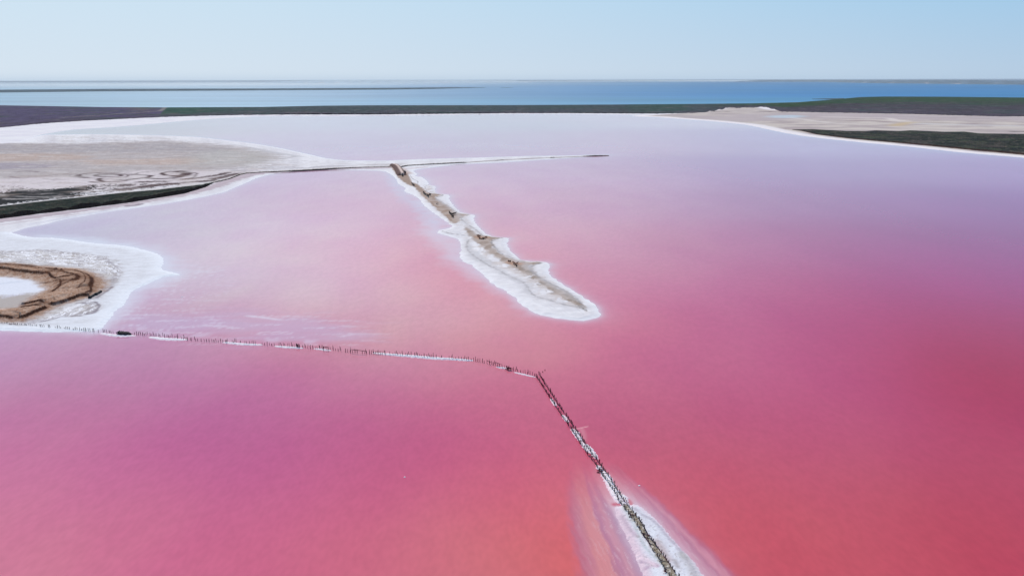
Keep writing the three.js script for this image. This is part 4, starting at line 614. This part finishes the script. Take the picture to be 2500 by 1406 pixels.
// ---------------------------------------------------------------- wood: posts, stakes, beams
const woods = [[0.11, 0.022, 0.04], [0.085, 0.055, 0.05], [0.10, 0.013, 0.026]].map((c, i) => { const m = new THREE.MeshStandardMaterial({ color: new THREE.Color().setRGB(...c), roughness: 0.95 }); m.name = ['wet_wood', 'grey_wood', 'dark_wood'][i]; return m; });
function stick(len, r0, r1, bend = 0.03, sides = 6) {
  const g = new THREE.CylinderGeometry(r1, r0, len, sides, 3).translate(0, len / 2, 0), p = g.attributes.position;
  for (let i = 0; i < p.count; i++) { const t = p.getY(i) / len; p.setX(i, p.getX(i) * (1 + 0.25 * (rnd() - 0.5)) + bend * Math.sin(t * 3) * len); p.setZ(i, p.getZ(i) + bend * 0.6 * t * t * len); if (t > 0.98) p.setY(i, p.getY(i) + (rnd() - 0.5) * 0.06); }
  g.computeVertexNormals(); return g;
}
const postShapes = [0, 1, 2, 3, 4].map(() => stick(1, 0.06, 0.048, (rnd() - 0.5) * 0.08)), stakeShapes = [0, 1, 2, 3, 4].map(() => stick(1, 0.066, 0.05, (rnd() - 0.5) * 0.1));
const onSalt = (x, z) => bars.some((f) => f(x, z) > 0) || bankOutline.d(x, z, 1) > 0 || islandOutline.d(x, z, 1) > 0;
function spaced(pts, step) {                                  // points every `step` metres along a ground line
  const c = new Shape(pairs(pts), false, 5).p, o = []; let left = 0;
  for (let i = 0; i < c.length - 1; i++) { const [ax, az] = c[i], dx = c[i + 1][0] - ax, dz = c[i + 1][1] - az, l = Math.hypot(dx, dz); let t = left; for (; t < l; t += step * (0.8 + 0.4 * rnd())) o.push([ax + dx * t / l, az + dz * t / l, dx / l, dz / l]); left = t - l; }
  return o;
}
const upper = [-60, 786.5, 0, 791.5, 77, 797, 128, 802, 205, 808, 282, 813.5, 371, 820.5, 448, 829, 512, 834, 589, 838.5, 640, 842, 726, 848, 815, 855, 860, 861, 917, 864.5, 960, 866.5, 998, 869, 1073, 875, 1147, 880, 1184, 886.5, 1217, 894.5, 1246, 903, 1271, 909.5, 1308, 919.5];
const bargeAt = G(303, 817.5), [postX] = G(286, 813.5), [postX2] = G(319, 817);
const proto = {};
function woodPost(kind, shape, mat, x, z, h, thick, lean, label, group) {
  const key = kind + shape.uuid + mat.uuid, m = (proto[key] ??= new THREE.Mesh(shape, mat)).clone();
  m.name = numbered(kind); m.castShadow = m.receiveShadow = true;
  m.position.set(x, -0.12, z); m.rotation.set((rnd() - 0.5) * lean, rnd() * 6.28, (rnd() - 0.5) * lean); m.scale.set(thick, h + 0.12, thick);
  scene.add(tag(m, label, kind === 'wooden_post' ? 'post' : 'stake', group));
}
const marks = [[360, 818, 'just right of the black barge'], [455, 830, 'at the first salt bar after the barge'], [540, 836, 'between first and second salt bars'], [640, 842, 'at the second salt bar after the barge'], [668, 844, 'right after the second salt bar'], [745, 850, 'up to the two thick posts'], [808, 854, 'up to the square gateway'], [912, 864, 'between gateway and longest salt bar'], [1030, 872, 'left half of the longest salt bar'], [1155, 881, 'right half of the longest salt bar'], [1215, 894, 'on the bend after the longest bar'], [1255, 905, 'around the dark timber stack']].map(([a, b, t]) => [G(a, b)[0], t]);
let posts = 0;
for (const [x, z, dx, dz] of spaced(upper, 0.585)) {
  if (posts >= 300) break;
  if (x > postX - 0.2 && x < postX2 + 0.3) continue;
  const left = x < bargeAt[0], salt = onSalt(x, z), near = left ? -1 : marks.findIndex((k) => x < k[0]);
  const where = left ? 'left of the black barge' : near < 0 ? 'just before the corner of the rows' : marks[near][1];
  const label = salt ? `thin grey wooden post on white salt, ${where}` : `thin dark post in pink water, ${where}`, group = `${salt ? 'posts on salt' : 'posts in water'}, ${where}`;
  if (rnd() < 0.08) continue;
  woodPost('wooden_post', postShapes[Math.floor(rnd() * 5)], woods[salt ? 1 : 0], x + (rnd() - 0.5) * 0.12, z + (rnd() - 0.5) * 0.2, 0.5 + 0.46 * rnd(), 0.75 + 0.7 * rnd(), 0.34, label, group); posts++;
  if (!left && rnd() < 0.28 && posts < 300) { woodPost('wooden_post', postShapes[Math.floor(rnd() * 5)], woods[salt ? 1 : 0], x + dz * 0.9 + 0.2 * rnd(), z - dx * 0.9, 0.6 + 0.3 * rnd(), 0.8 + 0.4 * rnd(), 0.25, label, group); posts++; }
}
const cuts = [975, 1050, 1110, 1165, 1236, 1310].map((py) => G(1450, py)[1]), part = (z) => ['topmost stretch of the double row', 'second stretch of the double row', 'middle stretch of the double row', 'stretch at the dark timber pile', 'stretch above the broad bar', 'upper stretch on the broad bar', 'lowest stretch on the broad bar'][cuts.filter((c) => z > c).length];
for (const [pts, side] of [[leftLine, 'left'], [rightLine, 'right']]) for (const [x, z] of spaced(pts, 0.52)) {
  const salt = onSalt(x, z);
  if (rnd() < 0.03 || Math.hypot(x, z) < 72) continue;
  woodPost('wooden_stake', stakeShapes[Math.floor(rnd() * 5)], woods[salt ? 1 : 2], x + (rnd() - 0.5) * 0.12, z + (rnd() - 0.5) * 0.12, 0.36 + 0.42 * rnd() + (salt ? 0.12 : 0), 0.75 + 0.7 * rnd(), 0.36, `short stake in ${salt ? 'white salt' : 'red water'}, ${side} line, ${part(z)}`, `stakes in ${salt ? 'salt' : 'water'}, ${side} line, ${part(z)}`);
}
// a pole from one place to another
function pole(name, label, a, b, ya, yb, r, mat = woods[2], category = 'beam', group) {
  const A = new THREE.Vector3(a[0], ya, a[1]), B = new THREE.Vector3(b[0], yb, b[1]), l = A.distanceTo(B), m = put(name, stick(l, r, r * 0.85, 0.012), mat, label, category, undefined, scene, group);
  m.position.copy(A); m.quaternion.setFromUnitVectors(new THREE.Vector3(0, 1, 0), B.sub(A).normalize()); return m;
}
pole('timber_beam', 'long dark beam laid across post tops, left of the longest salt bar', G(858, 862), G(893, 864.8), 0.85, 0.8, 0.07);
pole('timber_beam', 'short beam across post tops at the left end of the longest salt bar', G(916, 864.5), G(927, 865), 0.62, 0.6, 0.06);
pole('timber_beam', 'short beam across post tops between the longest salt bar and the dark timber stack', G(1190, 889), G(1198, 891), 0.75, 0.7, 0.06);
pole('timber_beam', 'sloping beam across post tops just left of the dark timber stack', G(1211, 893.5), G(1222, 896.5), 0.82, 0.7, 0.07);
pole('timber_beam', 'thin beam across post tops at the left of the salt bank', G(31, 794.5), G(42, 795.5), 0.35, 0.33, 0.05, woods[2]);
pole('timber_beam', 'thick black beam lying at the foot of the posts at far left', G(21, 794.6), G(27.5, 794.8), 0.3, 0.3, 0.11, woods[2]);
{ // square timber frame
  const a = G(789, 855.5), b = G(800, 856.4), t = new THREE.Group(); t.name = 'timber_gateway'; scene.add(tag(t, 'square gateway of two posts and a top beam in the long row', 'gateway')); t.position.set(a[0], 0, a[1]);
  const l = Math.hypot(b[0] - a[0], b[1] - a[1]), ang = Math.atan2(-(b[1] - a[1]), b[0] - a[0]); t.rotation.y = ang;
  put('upright', stick(0.95, 0.06, 0.05), woods[2], null, null, null, t); put('upright', stick(0.95, 0.06, 0.05), woods[2], null, null, null, t).position.x = l;
  const q = put('top_beam', stick(l + 0.2, 0.06, 0.055), woods[2], null, null, null, t); q.rotation.z = -Math.PI / 2; q.position.set(-0.1, 0.95, 0);
}
for (const [px, py, l] of [[725.5, 848, 'left one of two thick black posts standing together in the long row'], [730.5, 848.3, 'right one of two thick black posts standing together in the long row']]) { const [x, z] = G(px, py), m = put('thick_post', stick(0.95, 0.13, 0.11, 0.02), woods[2], l, 'post'); m.position.set(x, -0.1, z); m.rotation.z = 0.12; }
for (const [px, py, l] of [[1325, 909, 'lone dark stub in the water right of the corner, nearer to it'], [1330.5, 904.5, 'lone dark stub in the water right of the corner, farther out']]) { const [x, z] = G(px, py), m = put('wooden_stub', stick(0.35, 0.09, 0.07), woods[0], l, 'stub'); m.position.set(x, -0.08, z); }
// heaps of timber
function stack(name, label, px, py, wide, high, count, parts) {
  const [x, z] = G(px, py), t = new THREE.Group(); t.name = numbered(name); t.position.set(x, 0, z); scene.add(tag(t, label, 'timber stack'));
  for (let i = 0; i < count; i++) {
    const up = i % 3 === 0, l = up ? high * (0.8 + 0.4 * rnd()) : wide * (0.6 + 0.5 * rnd()), m = put(up ? 'upright' : 'beam', stick(l, 0.07, 0.055), woods[2], null, null, null, t);
    m.position.set((rnd() - 0.5) * wide * 0.9 - (up ? 0 : l * 0.4), up ? -0.1 : 0.12 + rnd() * high * 0.75, (rnd() - 0.5) * 0.8); m.rotation.set((rnd() - 0.5) * 0.3, 0, up ? (rnd() - 0.5) * 0.2 : -Math.PI / 2 + (rnd() - 0.5) * 0.35 - 0.12);
  }
}
stack('timber_stack', 'dark tangle of stacked beams and posts in the long row near the corner', 1243, 903, 1.1, 0.8, 13);
stack('timber_stack', 'dark pile of broken timbers on the left line halfway down the double row', 1464, 1152, 0.7, 0.38, 10);
stack('timber_stack', 'dark pile of timbers between the stakes at the bottom edge', 1630, 1398, 0.8, 0.36, 9);
stack('timber_stack', 'small dark pile of timbers in the filled row, below the start of the broad bar', 1540, 1262, 0.8, 0.4, 8);
stack('timber_stack', 'small dark pile of timbers against the right line, halfway along the filled row', 1577, 1312, 0.7, 0.45, 8);
{ // cross-pieces lying between the two lines of stakes
  const L = spaced(leftLine, 0.5).filter((p) => p[1] > -122), R = spaced(rightLine, 0.5); let n = 0;
  for (let i = 2; i < L.length; i += 2 + Math.floor(rnd() * 3)) {
    const a = L[i]; if (Math.hypot(a[0], a[1]) < 76) continue;
    let best = R[0]; for (const b of R) if (Math.hypot(b[0] - a[0], b[1] - a[1] - 0.4) < Math.hypot(best[0] - a[0], best[1] - a[1] - 0.4)) best = b;
    if (n++ < 34) pole('cross_piece', 'thin weathered pole lying across between the two lines of stakes on the salt bar', a, [best[0] + (rnd() - 0.5) * 0.3, best[1] + (rnd() - 0.5) * 0.6], 0.3 + 0.15 * rnd(), 0.3 + 0.2 * rnd(), 0.04, woods[1], 'pole', 'poles laid across the double row');
  }
  // long rails on the lower stretch
  for (const [a, b, side] of [[[1561, 1272], [1585, 1314], 'right line, upper one'], [[1588, 1317], [1616, 1355], 'right line, middle one'], [[1620, 1362], [1648, 1402], 'right line, lowest one'], [[1568, 1306], [1590, 1340], 'left line']]) pole('timber_rail', `dark rail along the foot of the ${side} of the filled double row`, G(...a), G(...b), 0.34, 0.34, 0.05, woods[2], 'rail');
}
// brushwood on the spit, each a tangle of dark branches
function brush(label, pts, scale, mat) {
  const t = new THREE.Group(), [cx, cz] = G(...pts[0][0]); t.name = numbered('driftwood_pile'); t.position.set(cx, 0.35, cz); scene.add(tag(t, label, 'driftwood'));
  for (const arm of pts) {
    const w = arm.map((p) => { const [x, z] = G(...p); return new THREE.Vector3(x - cx, 0.25 + 0.3 * rnd() * scale, z - cz); });
    for (let k = 0; k < 3; k++) { const c = new THREE.CatmullRomCurve3(w.map((v) => v.clone().add(new THREE.Vector3((rnd() - 0.5) * 0.5, (rnd() - 0.2) * 0.5 * scale, (rnd() - 0.5) * 0.9)))); put('branch', new THREE.TubeGeometry(c, 10, (0.09 + 0.09 * rnd()) * scale, 5), mat, null, null, null, t); }
  }
}
const darkBrush = new THREE.MeshStandardMaterial({ color: new THREE.Color().setRGB(0.03, 0.018, 0.018), roughness: 1 }), rustBrush = new THREE.MeshStandardMaterial({ color: new THREE.Color().setRGB(0.12, 0.045, 0.025), roughness: 1 });
darkBrush.name = 'dark_branches'; rustBrush.name = 'rusty_branches';
brush('black driftwood heap at the foot of the curved berm', [[[981, 430], [984, 427.5], [987, 426]], [[984, 428], [987.5, 425.5], [990, 426.2]], [[982, 430.5], [983, 432.5]], [[985, 426], [988, 424.8], [989.5, 425]]], 2.2, darkBrush);
brush('small black driftwood heap near the top of the sandy strip on the spit', [[[1004.5, 450], [1008, 453], [1011.5, 456.5]], [[1009, 452], [1010, 454]]], 1.2, darkBrush);
brush('wide black driftwood heap high on the spit beside a white notch', [[[1033, 474], [1038, 477], [1044, 480.5]], [[1044, 480.5], [1048, 479.5], [1051, 478]], [[1044, 480], [1046, 483.5]]], 1.5, darkBrush);
brush('tiny dark scrap of driftwood between two larger heaps on the upper spit', [[[1066, 500.5], [1069, 502]]], 0.9, darkBrush);
brush('black forked driftwood heap at the middle notch of the spit', [[[1097, 523.5], [1101, 526], [1103.5, 527.5]], [[1103.5, 527.5], [1108, 526], [1113.5, 524.5]], [[1102, 528], [1104.5, 531.5], [1107, 533.5]]], 1.5, darkBrush);
brush('rusty brown driftwood heap on the sandy part of the lower spit', [[[1164.5, 579], [1169, 580.5], [1172.5, 580.5]], [[1169, 582], [1171, 586], [1177, 587.3]], [[1177, 587.3], [1183, 585], [1189, 582]]], 1.1, rustBrush);
brush('reddish driftwood heap farthest down the sandy part of the spit', [[[1240.5, 641.5], [1244, 643.3], [1248, 644]], [[1251, 645], [1256, 648.5], [1260, 651], [1261, 654]], [[1259, 650.5], [1264, 647]]], 1.0, rustBrush);

// ---------------------------------------------------------------- black things by the left bank
const tar = new THREE.MeshStandardMaterial({ color: new THREE.Color().setRGB(0.016, 0.013, 0.017), roughness: 0.85 }), tar2 = new THREE.MeshStandardMaterial({ color: new THREE.Color().setRGB(0.028, 0.022, 0.026), roughness: 0.9 });
tar.name = 'tarred_wood'; tar2.name = 'worn_tarred_wood';
{ // barge
  const t = new THREE.Group(), [x, z] = G(302.5, 817.5), [x2, z2] = G(318, 819.5); t.name = 'derelict_barge'; t.position.set(x, 0.02, z); t.rotation.y = Math.atan2(-(z2 - z), x2 - x) * 0.5; scene.add(tag(t, 'black derelict wooden barge with a pointed right end in the long row of posts', 'barge'));
  const hull = new THREE.Shape([[-1.35, -0.5], [1.05, -0.5], [1.5, -0.12], [1.85, 0], [1.5, 0.12], [1.05, 0.5], [-1.35, 0.5]].map((p) => new THREE.Vector2(...p)));
  put('hull', new THREE.ExtrudeGeometry(hull, { depth: 0.5, bevelEnabled: true, bevelSize: 0.04, bevelThickness: 0.04, bevelSegments: 1 }).rotateX(-Math.PI / 2), tar, null, null, null, t);
  for (const s of [-1, 1]) for (let k = 0; k < 3; k++) { const m = put('plank', new THREE.BoxGeometry(2.5 - 0.1 * k, 0.13, 0.05), k % 2 ? tar : tar2, null, null, null, t); m.position.set(-0.18, 0.16 + k * 0.17, s * (0.575 + 0.012 * k)); m.rotation.z = (rnd() - 0.5) * 0.03; }
  for (let k = 0; k < 6; k++) { const m = put('deck_board', new THREE.BoxGeometry(0.3, 0.06, 0.9 - 0.05 * rnd()), k % 2 ? tar2 : tar, null, null, null, t); m.position.set(-1.15 + k * 0.42, 0.66 + 0.05 * rnd(), 0); m.rotation.z = (rnd() - 0.5) * 0.16; }
  const st = put('stern_board', new THREE.BoxGeometry(0.07, 0.75, 1.1), tar, null, null, null, t); st.position.set(-1.42, 0.5, 0); st.rotation.z = 0.1;
  const pr = put('prop', new THREE.BoxGeometry(0.09, 0.95, 0.12), tar, null, null, null, t); pr.position.set(-1.55, 0.38, 0.6); pr.rotation.z = 0.25;
  const bw = put('bow_spar', stick(0.7, 0.06, 0.04), tar2, null, null, null, t); bw.position.set(1.6, 0.3, 0); bw.rotation.z = -1.45;
  for (const k of [-0.85, -0.45]) { const m = put('stump', stick(0.25, 0.08, 0.07), tar, null, null, null, t); m.position.set(k, 0.66, -0.3); }
}
for (const [a, b, l] of [[[217, 728.2], [231, 719.6], 'black pipe lying on the left bank, left one of two end to end'], [[232.5, 720.2], [245, 712.8], 'black pipe lying on the left bank, right one of two end to end']]) {
  const A = G(...a, 0.4), B = G(...b, 0.4), len = Math.hypot(B[0] - A[0], B[1] - A[1]), t = new THREE.Group(); t.name = numbered('black_pipe'); t.position.set(A[0], 0.62, A[1]); t.rotation.y = Math.atan2(-(B[1] - A[1]), B[0] - A[0]); scene.add(tag(t, l, 'pipe'));
  const prof = (r0, r1, l0, l1) => new THREE.LatheGeometry([[r0, l0], [r1, l0], [r1, l1], [r0, l1], [r0, l0]].map((p) => new THREE.Vector2(...p)), 18).rotateZ(-Math.PI / 2);
  put('barrel', prof(0.24, 0.30, 0, len), tar, null, null, null, t); put('flange', prof(0.3, 0.42, -0.02, 0.5), tar, null, null, null, t); put('end_disc', new THREE.CylinderGeometry(0.24, 0.24, 0.05, 16).rotateZ(Math.PI / 2).translate(0.06, 0, 0), tar, null, null, null, t); put('flange', prof(0.3, 0.35, len - 0.12, len), tar, null, null, null, t);
}
// salt lumps adrift
for (const [px, py, s, l] of [[987.5, 1165, 0.085, 'tiny white salt lump afloat in the red water left of the double row'], [1561, 1186, 0.1, 'tiny white salt lump afloat right of the double row'], [443, 725, 0.15, 'tiny white salt lump in the pale shallows right of the left bank']]) {
  const [x, z] = G(px, py), g = new THREE.IcosahedronGeometry(s, 2), p = g.attributes.position; for (let i = 0; i < p.count; i++) { const k = 1 + 0.4 * N(p.getX(i) * 6, p.getY(i) * 6 + p.getZ(i) * 5); p.setXYZ(i, p.getX(i) * k * 1.5, p.getY(i) * k * 0.6, p.getZ(i) * k * 1.2); } g.computeVertexNormals();
  const m = put('salt_lump', g, new THREE.MeshStandardMaterial({ color: new THREE.Color().setRGB(0.85, 0.82, 0.84), roughness: 0.8 }), l, 'salt lump'); m.position.set(x, 0.03, z);
}

renderer.render(scene, camera);
